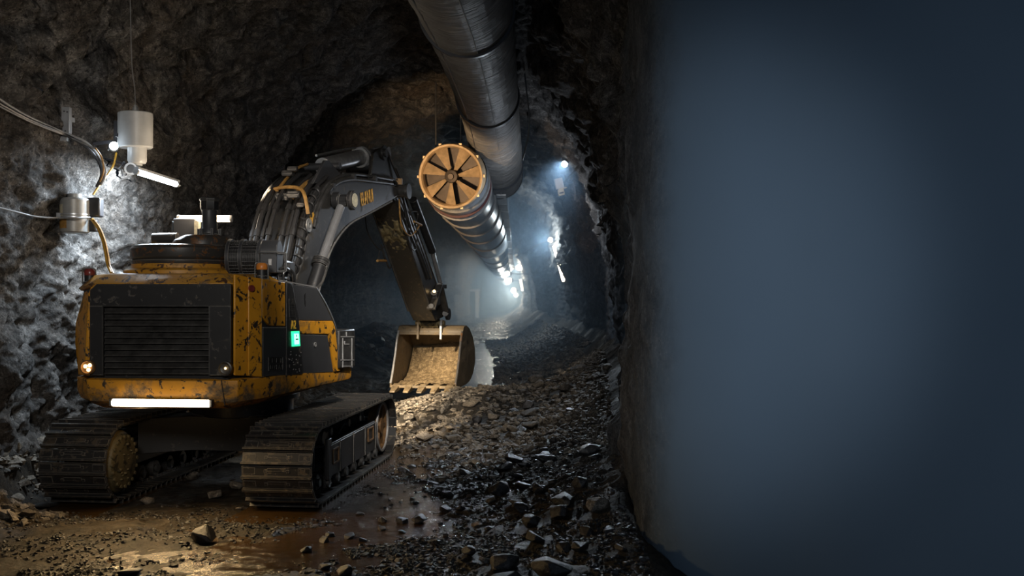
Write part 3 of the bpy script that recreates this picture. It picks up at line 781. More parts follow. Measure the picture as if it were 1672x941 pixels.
# ---------------------------------------------------------------- boom, arm, bucket
BA = math.atan(.233); BD = Vector((math.sin(BA), math.cos(BA), 0)); BR = Vector((math.cos(BA), -math.sin(BA), 0)); BF = Vector((-3.0, 13.0, 0))
def bp(s, z, o): return BF+BD*s+BR*o+Vector((0,0,z))
def sz(px, py, o):
    """station and height in the boom's own plane (o metres to its side) behind a pixel"""
    u = (px-CX)/F; q = BF+BR*o
    s = (q.x-u*q.y)/(u*BD.y-BD.x); d = q.y+BD.y*s
    return s, H-(py-HY)/F*d
def bpx(px, py, o): s, z = sz(px, py, o); return bp(s, z, o)
OR, OL = .31, -.40
UPPER = [(478,470),(494,430),(503,385),(513,345),(526,315),(545,294),(570,287),(600,291),(632,298),(648,306)]
LOWER = [(652,318),(640,328),(600,350),(580,360),(564,373),(546,398),(534,425),(526,452),(520,480)]
us = [sz(x, y, OR) for x, y in UPPER]; ls = [sz(x, y, OR) for x, y in LOWER]
prof = us+ls
m = MB(); m.prism([bp(s, z, OL) for s, z in prof], BR*(OR-OL)); boom = obj('boom', m, M['boom'], EX, .018)
m = MB()                                                  # bright weld bead and rib along the lower edge
lo_c = [bp(s, z-.005, OR) for s, z in ls[1:]]; m.tube(lo_c, .014, 8); obj('boom_flange', m, M['barrel'], boom)
m = MB()
m.tube([bpx(x, y, OR+.02) for x, y in ((512,372),(520,340),(534,314),(552,298),(575,293),(605,296),(640,300))], .030, 10)
m.tube([bpx(x, y, OR-.02) for x, y in ((508,362),(516,334),(530,307),(549,291),(573,285),(605,288),(640,294))], .026, 10)
m.tube([bpx(x, y, OR-.09) for x, y in ((560,284),(590,287),(615,289),(640,292),(648,300))], .020, 8)
for x, y in ((513,360),(541,304),(575,289),(610,292)): q = bpx(x, y, OR); m.box(q, (.10,.07,.07), (BR, BD, Vector((0,0,1))))
obj('boom_pipes', m, M['steel_dark'], boom)
# lettering on the cheek of the boom
la, lb_ = bpx(588,330,OR+.004), bpx(608,322,OR+.004)
xd = (lb_-la).normalized(); lettering('ELANUI', bpx(599.5,322.5,OR+.003), xd, (Vector((0,0,1))-xd*xd.z).normalized(), .20, M['otext'], 'boom_lettering', boom, width=.50)
m = MB(); q0, q1 = bpx(508,345,OR+.002), bpx(513,365,OR+.002)
m.prism([bpx(506,352,OR), bpx(511,346,OR), bpx(514,352,OR), bpx(512,366,OR), bpx(509,372,OR)], BR*.004); obj('boom_marking', m, M['otext'], boom)
# hoses climbing the back of the boom
def back_path(o, off, k0=0, k1=7):
    out = []
    for i in range(k0, k1):
        s, z = us[i]; s2, z2 = us[min(i+1, len(us)-1)]; s1, z1 = us[max(i-1, 0)]
        t = Vector((s2-s1, z2-z1)).normalized(); n = Vector((-t.y, t.x)); out.append(bp(s+n.x*off, z+n.y*off, o))
    return out
for k, (o, off, r, mt, k1) in enumerate(((-.46,.05,.026,'rubber',7),(-.38,.07,.034,'rubber',6),(-.30,.06,.022,'rubber',7),(-.20,.09,.034,'rubber',6),(-.02,.08,.030,'rubber',6),(.06,.06,.030,'rubber',7),(.13,.09,.034,'rubber',6),(.22,.06,.030,'rubber',6))):
    m = MB(); pts = back_path(o, off, 0, k1); m.tube(pts, r, 8)
    for t in (2, 3):
        if t < len(pts)-1: m.cyl(pts[t]-(pts[t+1]-pts[t-1]).normalized()*.05, pts[t]+(pts[t+1]-pts[t-1]).normalized()*.05, r*1.35, seg=10)
    obj('hydraulic_hose', m, M[mt], boom)
m = MB()                                                  # spiral guard on the outer hose
pts = catmull(back_path(.27, .08, 0, 5), 30)
sp_ = []
for i, p in enumerate(pts):
    t = (pts[min(i+1, len(pts)-1)]-pts[max(i-1, 0)]).normalized(); x, y, _ = basis(t); a = i*.62; sp_.append(p+x*(.055*math.cos(a))+y*(.055*math.sin(a)))
m.tube(sp_, .016, 6, sm=False); m.tube(back_path(.27,.08,0,5), .038, 8); obj('spiral_guard', m, M['rubber'], boom)
m = MB(); m.tube([bpx(x, y, o) for x, y, o in ((404,430,-.55),(412,400,-.53),(424,362,-.50),(436,322,-.46),(444,311,-.40),(462,306,-.2),(482,306,.05),(494,312,.22),(499,326,.30),(503,350,.34))], .024, 10)
obj('hose_guard_rail', m, M['hose_tan'], boom)
m = MB(); m.tube([bpx(x, y, o) for x, y, o in ((478,322,.05),(497,302,.05),(512,292,.0),(528,279,.0))], .030, 8); m.tube([bpx(x,y,o) for x,y,o in ((452,312,-.3),(468,292,-.3),(484,276,-.3),(502,268,-.25))], .022, 8)
obj('return_pipe', m, M['hose_tan'], boom)
for x, y, o, s_ in ((462,322,-.2,.10),(480,318,.1,.09),(455,336,-.33,.06),(492,335,.2,.06),(470,283,-.28,.08),(478,276,-.2,.07)):
    m = MB(); q = bpx(x, y, o); m.box(q, (s_*1.6, s_, s_), (BR, BD, Vector((0,0,1)))); m.cyl(q-BR*s_, q+BR*s_, s_*.55, seg=12)
    obj('hose_manifold', m, M['steel_dark'], boom, .006)
m = MB()                                                  # oval plate by the guard
q = bpx(504,368,OR+.01); m.lathe([(.0,0),(.09,0),(.09,.012),(0,.012)], q, BR, 24); m.lathe([(.03,.012),(.05,.012),(.05,.02),(.03,.02),(.03,.012)], q, BR, 20); obj('lifting_eye', m, M['bare'], boom)
# boss for the lift cylinder on the cheek
q = bpx(543,328,OR); m = MB(); m.cyl(q, q+BR*.26, .085, seg=24); m.cyl(q+BR*.02, q+BR*.12, .12, seg=24)
m.box(q+BR*.13+Vector((0,0,-.02)), (.20,.16,.12), (BR, BD, Vector((0,0,1)))); bs = obj('cylinder_boss', m, M['black'], boom, .008)
q2 = q+BR*.26; m = MB(); m.lathe([(0,0),(.135,0),(.135,.05),(.12,.065),(0,.065)], q2, BR, 28); cp = obj('pin_cap', m, M['black'], bs)
m = MB(); m.lathe([(.0,.065),(.095,.066),(.095,.074),(.03,.074),(.03,.068),(0,.068)], q2, BR, 28); obj('pin_face', m, M['label'], cp)
# lift cylinder
top_ = bpx(556,338,OR+.16); low_ = bpx(506,485,OR+.10); col_ = bpx(524,428,OR+.13)
m = MB(); m.cyl(low_, col_, .085, seg=24)
for t in (.94, 1.0): c = low_.lerp(col_, t); ax_ = (col_-low_).normalized(); m.cyl(c-ax_*.035, c+ax_*.035, .115, seg=24)
m.tube([low_+BR*.1+Vector((0,-.02,.1)), low_.lerp(col_, .5)+BR*.11, col_+BR*.10], .018, 8)
lift = obj('lift_cylinder', m, M['black'], EX); lift['label'] = 'boom lift cylinder on the open side'
m = MB(); m.cyl(col_, top_, .058, seg=24); obj('cylinder_rod', m, M['chrome'], lift)
top2 = bp(*sz(557,336,OR), OL-.16); low2 = bp(*sz(506,485,OR), OL-.1); col2 = low2.lerp(top2, .38)
m = MB(); m.cyl(low2, col2, .085, seg=20); l2 = obj('lift_cylinder', m, M['black'], EX); l2['label'] = 'boom lift cylinder on the wall side'
m = MB(); m.cyl(col2, top2, .055, seg=20); obj('cylinder_rod', m, M['chrome'], l2)
# arm cylinder along the top
OC = -.05
a_, b_, e_ = bpx(527,272,OC), bpx(592,256,OC), bpx(623,250,OC)
m = MB(); m.cyl(a_, b_, .125, seg=28); axn = (b_-a_).normalized()
m.lathe([(.12,0),(.165,0),(.165,.045),(.12,.045)], b_-axn*.05, axn, 28); m.lathe([(.12,0),(.16,0),(.16,.03),(.12,.03)], b_-axn*.14, axn, 28)
m.tube([a_+Vector((0,0,.16))-BR*.1, a_.lerp(b_,.5)+Vector((0,0,.165))-BR*.08, b_+Vector((0,0,.15))-BR*.06-axn*.1], .018, 8)
acy = obj('arm_cylinder', m, M['barrel'], EX)
m = MB(); m.cyl(b_, e_, .068, seg=24); m.cyl(e_-BR*.13, e_+BR*.13, .10, seg=24); obj('cylinder_rod', m, M['chrome'], acy)
m = MB()
for o in (OC-.20, OC+.20):
    m.prism([bpx(x, y, o) for x, y in ((507,300),(516,283),(527,262),(533,262),(548,280),(556,290),(540,296))], BR*.04)
m.cyl(a_-BR*.27, a_+BR*.27, .05, seg=20); obj('cylinder_bracket', m, M['charcoal'], boom, .006)
# arm
AR = .15; AL = -.29
side_arm = [(610,250),(618,243),(629,241),(635,247),(646,275),(656,300),(664,330),(676,362),(691,402),(706,445),(725,500),(724,518),(711,524),(704,508),(652,352),(641,322),(626,318),(606,292)]
sa = [sz(x, y, AR) for x, y in side_arm]
m = MB()
# fork above the pivot: two cheeks; box section below
fork = [sa[i] for i in (0,1,2,3,4,5,6,15,16,17)]
beam = [sa[i] for i in (5,6,7,8,9,10,11,12,13,14,15)]
for o in (AL, AR-.06): m.prism([bp(s, z, o) for s, z in fork], BR*.06)
m.prism([bp(s, z, AL) for s, z in beam], BR*(AR-AL)); m.prism([bp(s, z, AL+.06) for s, z in (sa[4], sa[5], sa[15], sa[16])], BR*(AR-AL-.12))
arm = obj('dipper_arm', m, M['arm'], EX, .012)
m = MB(); pv = bpx(645,313,AR)
m.cyl(pv-BR*.80, pv+BR*.22, .10, seg=28); m.cyl(pv+BR*.20, pv+BR*.25, .13, seg=28); m.cyl(bpx(626,250,AR)-BR*.52, bpx(626,250,AR)+BR*.06, .07, seg=20); m.lathe([(0,0),(.12,0),(.12,.03),(0,.03)], bpx(626,250,AR), BR, 24)
obj('pivot_pin', m, M['steel_dark'], arm)
m = MB()                                                  # flange edges of the arm
m.tube([bp(*sa[i], AR+.004) for i in (14,13)], .018, 8, sm=False); m.tube([bp(*sa[i], AL-.004) for i in (15,14,13)], .022, 8, sm=False); m.tube([bp(*sa[i], AR) for i in (4,5,6,7,8,9,10)], .016, 8)
obj('arm_flange', m, M['steel_dark'], arm)
# mud splashed over the camera-side face
fa, fb_ = Vector((*sa[14], 0)), Vector((*sa[13], 0)); vs = []; fs = []; n1, n2 = 60, 26
for i in range(n1):
    for j in range(n2):
        t = .02+.40*i/(n1-1); o = AL+.02+(AR-AL-.04)*j/(n2-1); p = fa.lerp(fb_, t)
        h = (noise.fractal(Vector((t*16, o*9, 2)), 1, 2.1, 5)*.6+.35-abs(t-.17)*3.2)*.05
        vs.append(bp(p.x-max(-.006, min(.03, h)), p.y-max(-.006, min(.03, h))*.9, o))
m = MB(); m.add(vs, [(i*n2+j, i*n2+j+1, (i+1)*n2+j+1, (i+1)*n2+j) for i in range(n1-1) for j in range(n2-1)]); obj('mud_splash', m, M['mudcake'], arm)
# hoses hanging on the arm
for pts, r, mt in (([(648,292,.2),(656,315,.24),(664,345,.2),(672,375,.18)], .016,'rubber'), ([(650,300,.2),(652,330,.2),(655,365,.2),(668,385,.2),(679,378,.2),(686,366,.22)], .014,'hose_tan'), ([(655,310,.2),(662,350,.2),(668,395,.2),(676,409,.2),(681,398,.2),(680,368,.22),(682,348,.22),(672,346,.2),(670,352,.18)], .011,'rubber'),
                  ([(632,246,.16),(640,268,.17),(652,295,.2)], .014,'rubber'), ([(640,300,.25),(655,330,.2),(668,365,.18),(684,410,.17),(700,455,.17)], .018,'rubber'), ([(646,298,.22),(660,330,.2),(674,368,.18),(690,412,.17),(705,455,.17)], .015,'rubber')):
    m = MB(); m.tube([bpx(x, y, o) for x, y, o in pts], r, 8); obj('arm_hose', m, M[mt], arm)
m = MB(); m.cyl(bpx(676,362,.22), bpx(688,368,.22), .022, seg=10); m.box(bpx(652,297,.22), (.10,.12,.10)); obj('hose_fitting', m, M['hose_tan'], arm)
m = MB(); m.tube([bpx(x, y, OL+.1) for x, y in ((596,352),(600,378),(612,400),(622,408),(628,402))], .011, 6); m.tube([bpx(x, y, OL+.1) for x, y in ((620,408),(617,424),(628,426),(624,408))], .008, 6, sm=False); m.tube([bpx(x, y, OL+.1) for x, y in ((622,400),(630,425),(636,438),(642,430))], .018, 6); obj('hanging_cable', m, M['rubber'], arm)
m = MB(); m.cyl(bpx(616,426,OL+.1), bpx(630,426,OL+.1), .022, seg=10); obj('cable_plug', m, M['hose_tan'], arm)
def bk_pin():
    s, z = sz(703, 545, -.07); return bp(s+.02, z+.20, -.07)
# bucket cylinder on the far side and linkage
m = MB(); c0, c1, c2_ = bpx(668,335,.0), bpx(700,420,.0), bpx(716,470,.0); nf = BD*.22+Vector((0,0,.12))
m.cyl(c0+nf, c1+nf, .075, seg=20); bcy = obj('bucket_cylinder', m, M['black'], EX)
m = MB(); m.cyl(c1+nf, c2_+nf*.6, .045, seg=20); obj('cylinder_rod', m, M['chrome'], bcy)
m = MB()
for o in (.19, -.33):
    m.bar(bpx(704,505,o), bpx(716,466,o), .05, .17, BR); m.bar(bpx(717,466,o), bpx(728,514,o), .05, .15, BR)
for x, y, r in ((717,466,.05),(727,512,.06),(704,500,.05)): m.cyl(bpx(x,y,-.34), bpx(x,y,.20), r, seg=18)
m.bar(bpx(700,468,.05), bpx(727,468,.14), .07, .08); m.bar(bpx(715,470,.12), bpx(718,497,.12), .06, .10); m.cyl(bpx(708,478,.2), bpx(708,478,.12), .06, seg=14); m.lathe([(0,0),(.12,0),(.12,.06),(0,.06)], bpx(729,513,.16), BR, 22)
m.bar(bpx(709,508,-.07), bk_pin(), .30, .20, BR); m.box(bpx(712,487,.20), (.10,.22,.26), (BR, BD, Vector((0,0,1))))
lk = obj('bucket_linkage', m, M['steel_dark'], EX, .006)
m = MB(); m.sphere(bpx(709,476,.23), .028, 10); obj('link_lamp', m, M['warm_dim'], lk)

# bucket: open towards the camera
BKO = -.07; BW = 1.29
tl_s, tl_z = sz(703, 545, BKO)                            # top lip
def bk(s, z, o): return bp(tl_s+s, tl_z+z, BKO+o)
shell = [(-.02,.0),(.0,.09),(.06,.145),(.2,.16),(.42,.10),(.68,-.08),(.84,-.32),(.86,-.58),(.72,-.80),(.48,-.93),(.15,-.985),(-.20,-1.0),(-.46,-1.01)]
inner = [(s-.035 if s > .3 else s, z-.035 if z > -.3 else z+.035) for s, z in shell]
inner[0] = (.03,-.005); inner[1] = (.05,.06); inner[-1] = (-.46,-.985)
m = MB(); hw = BW/2
m.prism([bk(s, z, -hw) for s, z in shell+inner[::-1]], BR*BW)
bucket = obj('bucket', m, M['bucket'], EX, .006)
for o in (-hw, hw-.035):
    m = MB(); edge = [(-.02,.02),(.0,.09),(.06,.145),(.2,.16),(.42,.10),(.68,-.08),(.84,-.32),(.86,-.58),(.72,-.80),(.48,-.93),(.15,-.985),(-.20,-1.0),(-.46,-1.01),(-.48,-.92),(-.36,-.72),(-.22,-.40),(-.12,-.12)]
    k = -.012 if o < 0 else .012
    m.prism([bk(s, z, o+k) for s, z in edge], BR*.035); sp2 = obj('bucket_cheek', m, M['bucket'], bucket, .004)
    m = MB(); m.tube([bk(s-.005, z, o+k+.0175) for s, z in ((-.02,.05),(-.12,-.12),(-.22,-.40),(-.36,-.72),(-.475,-.93))], .022, 8); obj('cheek_edge', m, M['barrel'] if o < 0 else M['rust'], sp2)
m = MB(); m.box(bk(-.01,.0,0), (BW,.05,.05), (BR, BD, Vector((0,0,1)))); obj('bucket_lip', m, M['bucket'], bucket, .008)
m = MB(); m.box(bk(-.43,-.985,0), (BW,.16,.05), (BR, BD, Vector((0,0,1)))); obj('cutting_edge', m, M['bucket'], bucket, .008)
for k in range(5):
    o = -hw+.12+k*(BW-.24)/4; m = MB()
    a = bk(-.40,-.985,o); t = bk(-.72,-1.07,o)
    m.loft([[a+BR*(x*.075)+Vector((0,0,z*.055)) for x, z in ((-1,-1),(1,-1),(1,1),(-1,1))], [a.lerp(t,.6)+BR*(x*.062)+Vector((0,0,z*.040)) for x, z in ((-1,-1),(1,-1),(1,1),(-1,1))], [t+BR*(x*.05)+Vector((0,0,z*.014)) for x, z in ((-1,-1),(1,-1),(1,1),(-1,1))]])
    obj('bucket_tooth', m, M['bucket'], bucket, .008)
for o in (-.24, .22):                                     # ears that carry the pin
    m = MB(); m.prism([bk(s, z, o-.02) for s, z in ((-.06,.22),(-.02,.27),(.06,.27),(.18,.2),(.2,.10),(.0,.05),(-.045,-.12),(-.075,-.10))], BR*.045); obj('bucket_ear', m, M['bare'] if o > 0 else M['bucket'], bucket, .006)
m = MB(); m.cyl(bk(.02,.20,-.30), bk(.02,.20,.28), .055, seg=20); m.cyl(bk(.02,.20,-.18), bk(.02,.20,.16), .085, seg=20)
for o in (-.17,-.06,.06,.15): m.cyl(bk(.02,.20,o-.012), bk(.02,.20,o+.012), .095, seg=20)
obj('bucket_pin', m, M['mudcake'], bucket)
# earth left in the bucket
rows = []; 
n1, n2 = 34, 40
vs = []; 
for i in range(n1):
    t = i/(n1-1); s = -.44+t*1.18
    for j in range(n2):
        o = -hw+.05+(BW-.1)*j/(n2-1); base = -.985 if s < .2 else -.985+((s-.2)/.54)**2*.55
        p = Vector((s*3, o*3, 4)); hgt = (.10+.30*smooth(-.3,.55,s))*(.55+.6*smooth(-.5,.4,o)*1.0)+noise.fractal(p*2,1,2,4)*.06+noise.fractal(p*6,1,2,3)*.025
        vs.append(bk(s, base+max(.004, hgt*.62), o))
m = MB(); m.add(vs, [(i*n2+j, i*n2+j+1, (i+1)*n2+j+1, (i+1)*n2+j) for i in range(n1-1) for j in range(n2-1)])
so_ = obj('packed_earth', m, M['earth'], bucket); so_['label'] = 'brown earth left in the bucket'
# ---------------------------------------------------------------- things on the walls and under the vault
M['white_box'] = plain('off_white_housing', (.50,.50,.49), .35, 0, .12, 5, .05)
M['grey_box'] = plain('grey_housing', (.30,.30,.29), .4, .1, .2, 7, .08)
M['galv'] = plain('galvanised_steel', (.55,.57,.60), .35, .6, .2, 9, .1)
M['cool_led'] = emit('cool_led', (.80,.92,1.0), 14.0)
M['cool_dim'] = emit('cool_led_far', (.80,.92,1.0), 7.0)
M['neutral_led'] = emit('neutral_led', (1.0,.95,.86), 6.0)
M['dark_red'] = plain('dull_red_band', (.10,.03,.028), .5, 0, .2, 9, .05)
M['wire'] = plain('grey_wire', (.22,.22,.22), .45, 0, .2, 20, .05)
M['cable'] = plain('black_cable', (.035,.035,.04), .4, 0, .2, 20, .05)
Zv = Vector((0,0,1))
def nearest_left(p):
    a, b = BV['l'].find_nearest(p), BV['c'].find_nearest(p); return a[0] if a[3] < b[3] else b[0]
def nearest_rock(p):
    a, b = BV['r'].find_nearest(p), BV['c'].find_nearest(p); return a[0] if a[3] < b[3] else b[0]
def wall_pt(px, py, off, which='l'): return look(px, py, which, off)

# canister hanging by its wire, with ring lens below
q = look(221, 225, 'lc', 1.25); s_ = q.y/1650                # metres per pixel there
root = thing('hanging_canister', 'large off-white oval canister hanging on a thin wire above the bright wall tube', 'equipment canister', q-Zv*(40*s_))
m = MB(); R_ = 28*s_; h_ = 58*s_
m.lathe([(0,-.5),(.93,-.5),(1,-.47),(1,.48),(.96,.5),(0,.5)], (0,0,0), (0,0,1), 40)
m.v = [tuple(q+Vector((v[0]*R_, v[1]*R_*.8, v[2]*h_+12*s_))) for v in m.v]; obj('canister_body', m, M['white_box'], root, .004)
nk = q+Vector((3*s_, 0, -17*s_)); m = MB(); m.lathe([(0,0),(15*s_,0),(15*s_,-21*s_),(13*s_,-25*s_),(8*s_,-26*s_),(8*s_,-29*s_),(0,-29*s_)], nk, (0,0,1), 32); obj('canister_neck', m, M['white_box'], root)
tp = q+Vector((0,0,41*s_)); m = MB(); m.cyl(tp, tp+Zv*(8*s_), 5*s_, seg=16); m.cyl(tp+Zv*(8*s_), tp+Zv*(12*s_), 3*s_, seg=12); obj('cable_gland', m, M['grey_box'], root)
top_w = tp+Vector((-4*s_, .1, 75*s_)); h0 = BV['c'].ray_cast(tp+Zv*.2, (Zv+Vector((-.05,0,0))).normalized())[0]
m = MB(); m.tube([tp+Zv*(11*s_), tp+Vector((-1*s_,0,40*s_)), tp+Vector((-6*s_,0,85*s_)), (h0+Zv*.05) if h0 is not None else tp+Zv*3], .006, 6); obj('suspension_wire', m, M['wire'], root)
m = MB(); m.box(q+Vector((-R_*.9,-R_*.45,2*s_)), (.03,.03,.04)); obj('canister_screw', m, M['cable'], root)
rl = q+Vector((-4*s_, -.06, -52*s_)); m = MB(); m.lathe([(7*s_,-.02),(10*s_,-.02),(10*s_,.03),(7*s_,.03),(7*s_,-.02)], rl, (0.2,-1,0), 24); m.cyl(rl+Vector((0,.03,0)), rl+Vector((0,.01,0)), 7*s_, seg=20); m.tube([nk-Zv*(28*s_), rl+Zv*(9*s_)], 3*s_, 8, sm=False); obj('ring_lens', m, M['galv'], root)
m = MB()
for k in range(7):
    a = q+Vector((random.uniform(-28,2)*s_, random.uniform(.0,.1), random.uniform(-52,-38)*s_)); b = q+Vector((random.uniform(-30,-4)*s_, random.uniform(.05,.2), random.uniform(-62,-45)*s_)); m.tube([a, a.lerp(b,.5)+Zv*.03, b], .008, 6)
obj('wire_tangle', m, M['cable'], root)
# its wall arm
wp = look(205, 225, 'lc', .02); m = MB(); m.bar(q+Vector((-R_*.8,0,10*s_)), Vector((wp.x-.1, wp.y, wp.z+.1)), .06, .04); obj('wall_arm', m, M['cable'], root)

# small flood lamp beside it
p = q+Vector((-38*s_, .05, -13*s_)); root = thing('flood_lamp', 'small dazzling white flood lamp on a dark bracket beside the hanging canister', 'lamp', p)
m = MB(); m.box(p+Vector((3*s_,.05,22*s_)), (9*s_,.06,42*s_)); m.bar(p+Vector((3*s_,.08,10*s_)), nearest_left(p), .05, .04); obj('lamp_bracket', m, M['cable'], root, .006)
m = MB(); m.lathe([(0,.04),(7*s_,.03),(9*s_,-.02),(8*s_,-.02),(6*s_,.0)], p, (.35,-1,-.1), 20); m.tube([p+Vector((-8*s_,0,-5*s_)), p+Vector((-9*s_,0,-7*s_))], .01, 6, sm=False); obj('lamp_head', m, M['grey_box'], root)
m = MB(); m.sphere(p+Vector((.01,-.02,0)), 7*s_, 14); obj('lamp_lens', m, M['cool_led'], root)
FLOOD = p
# bright tube lamp
t0, t1 = look(224,281,'lc',1.35), look(286,302,'lc',1.35); t1 = Vector((t0.x+.06, t0.y+.95, 0)); t1 = W(287, 301, t1.y)
root = thing('tube_lamp', 'glowing cool-white tube lamp on the rock wall just under the hanging canister', 'lamp', t0)
dr_ = (t1-t0).normalized()
m = MB(); m.tube([t0, t1], .034, 12, sm=False); obj('light_tube', m, M['cool_led'], root)
m = MB(); m.bar(t0+Zv*.045-dr_*.02, t1+Zv*.045+dr_*.06, .06, .03); m.cyl(t1, t1+dr_*.05, .036, seg=12); m.cyl(t1+dr_*.05, t1+dr_*.12, .012, seg=8); m.cyl(t0-dr_*.04, t0, .036, seg=12)
obj('lamp_housing', m, M['galv'], root)
for q_, e_ in ((t1-dr_*.15, t1), (t0+dr_*.1, t0)): m = MB(); m.bar(q_+Zv*.05, nearest_left(e_), .025, .025); obj('support_arm', m, M['cable'], root)
TUBE0, TUBE1 = t0, t1

# perforated wall bracket and the cables over it
p = look(107, 202, 'lc', .12); s_ = p.y/1650
root = thing('cable_bracket', 'bright perforated steel strip bracket bolted upright to the rock, carrying the cables', 'bracket', p)
m = MB(); m.box(p+Vector((0,0,2*s_)), (13*s_,.012,50*s_)); m.box(p+Vector((6*s_,.03,2*s_)), (.012,.06,50*s_)); m.box(p+Vector((-1*s_,-.02,-25*s_)), (11*s_,.05,8*s_)); m.box(p+Vector((0,.15,10*s_)), (.05,.3,.05)); obj('strip', m, M['galv'], root, .003)
m = MB(); 
for dx, dz_ in ((-2,20),(3,19),(0,-12)): m.cyl(p+Vector((dx*s_,-.008,dz_*s_)), p+Vector((dx*s_,-.004,dz_*s_)), 1.3*s_, seg=10)
obj('bolt_hole', m, M['cable'], root)
def cable(pts, r, mat, name, label, cat='cable', which='l', off=.12, group=None):
    P = [look(x, y, which, o) for x, y, o in pts]
    m = MB(); m.tube(P, r, 8); return solo(name, m, M[mat], label, cat, group, org=P[0])
dep = p.y
def fixed(pts, r, mat, name, label, cat='cable'):
    P = []
    for x, y, d in pts:
        h = look(x, y, 'lc', .16); P.append(W(x, y, min(d, h.y)))
    m = MB(); m.tube(P, r, 8); return solo(name, m, M[mat], label, cat, org=P[0])
dk_ = dep-.06
fixed([(-12,155,dk_-.6),(40,187,dk_-.3),(100,215,dk_),(140,232,dk_+.1),(166,262,dk_+.2),(172,283,dk_+.2),(165,302,dk_+.25)], .016, 'wire', 'power_cable', 'pale grey cable, topmost of the sagging bundle from the left edge over the bracket')
fixed([(-12,163,dk_-.6),(45,194,dk_-.3),(100,217,dk_-.03),(138,238,dk_+.05),(160,262,dk_+.2),(166,285,dk_+.2),(158,305,dk_+.25)], .020, 'cable', 'power_cable', 'thick black cable in the sagging bundle crossing the bracket')
fixed([(-12,168,dk_-.62),(50,199,dk_-.35),(104,220,dk_-.05),(136,234,dk_-.02),(156,243,dk_+.02)], .011, 'wire', 'power_cable', 'thin grey cable ending loose just past the bracket')
fixed([(156,242,dk_+.0),(166,258,dk_+.15),(169,280,dk_+.16),(163,297,dk_+.2)], .011, 'hose_tan', 'power_cable', 'short tan wire curving down beside the cable bundle')
# second canister, strapped to the wall
q = look(122, 350, 'lc', .28); s_ = q.y/1650
root = thing('strapped_canister', 'grey cylindrical canister with pale label strapped to the rock by wire, low on the wall', 'equipment canister', q-Zv*(32*s_))
m = MB(); m.lathe([(0,-31*s_),(20*s_,-31*s_),(22.5*s_,-29*s_),(22.5*s_,23*s_),(20*s_,26*s_),(11*s_,27*s_),(11*s_,33*s_),(0,33*s_)], q, (0,0,1), 36); obj('canister_body', m, M['grey_box'], root)
m = MB()
def arc(z0, z1, a0, a1, r, mm):
    n = 8; vs = []
    for i in range(n+1):
        a = a0+(a1-a0)*i/n
        for z in (z0, z1): vs.append(q+Vector((r*math.sin(a), -r*math.cos(a), z)))
    mm.add(vs, [(2*i, 2*i+2, 2*i+3, 2*i+1) for i in range(n)])
arc(-4*s_, 15*s_, -1.35, -.5, 22.8*s_, m); lb_o = obj('canister_label', m, M['label'], root)
m = MB(); arc(-24*s_, -9*s_, -1.1, -.15, 22.8*s_, m); obj('warning_sticker', m, M['hose_tan'], root)
m = MB()
for z in (-6, -1): m.lathe([(22.9*s_,-.008),(23.6*s_,-.008),(23.6*s_,.008),(22.9*s_,.008),(22.9*s_,-.008)], q+Zv*(z*s_), (.04*z*.2,0,1), 32)
m.box(q+Vector((-19*s_,-14*s_,-3*s_)), (.05,.05,.06)); obj('wire_strap', m, M['galv'], root)
m = MB(); m.box(q+Vector((26*s_, .10, 12*s_)), (26*s_,.14,32*s_)); m.box(q+Vector((24*s_,.08,-18*s_)), (18*s_,.12,20*s_)); m.box(q+Vector((4*s_,.16,0)), (30*s_,.10,50*s_)); obj('mounting_plate', m, M['cable'], root, .02)
cq = q.y
fixed([(-10,337,cq-.4),(30,347,cq-.33),(60,354,cq-.3),(95,356,cq-.25),(122,356,cq-.27),(147,355,cq-.05)], .010, 'wire', 'tie_wire', 'thin pale wire running from the left edge to the strapped canister', 'wire')
cbl = [(150,358,cq-.02),(160,372,cq-.05),(168,392,cq-.1),(173,415,cq-.15),(176,432,cq-.2),(182,446,cq-.3)]
fixed(cbl, .020, 'yellow_hose', 'yellow_cable', 'yellow cable hanging from the strapped canister down behind the excavator roof')
fixed([(x+3, y+1, d-.02) for x, y, d in cbl], .012, 'hose_tan', 'tan_cable', 'slim tan cable twisted along the yellow one below the strapped canister')
fixed([(190,250,dk_+.7),(186,268,dk_+.6),(176,285,dk_+.5),(166,297,dk_+.4),(152,318,cq+.1)], .013, 'yellow_hose', 'yellow_cable', 'short yellow lead looping from under the flood lamp to the lower canister')

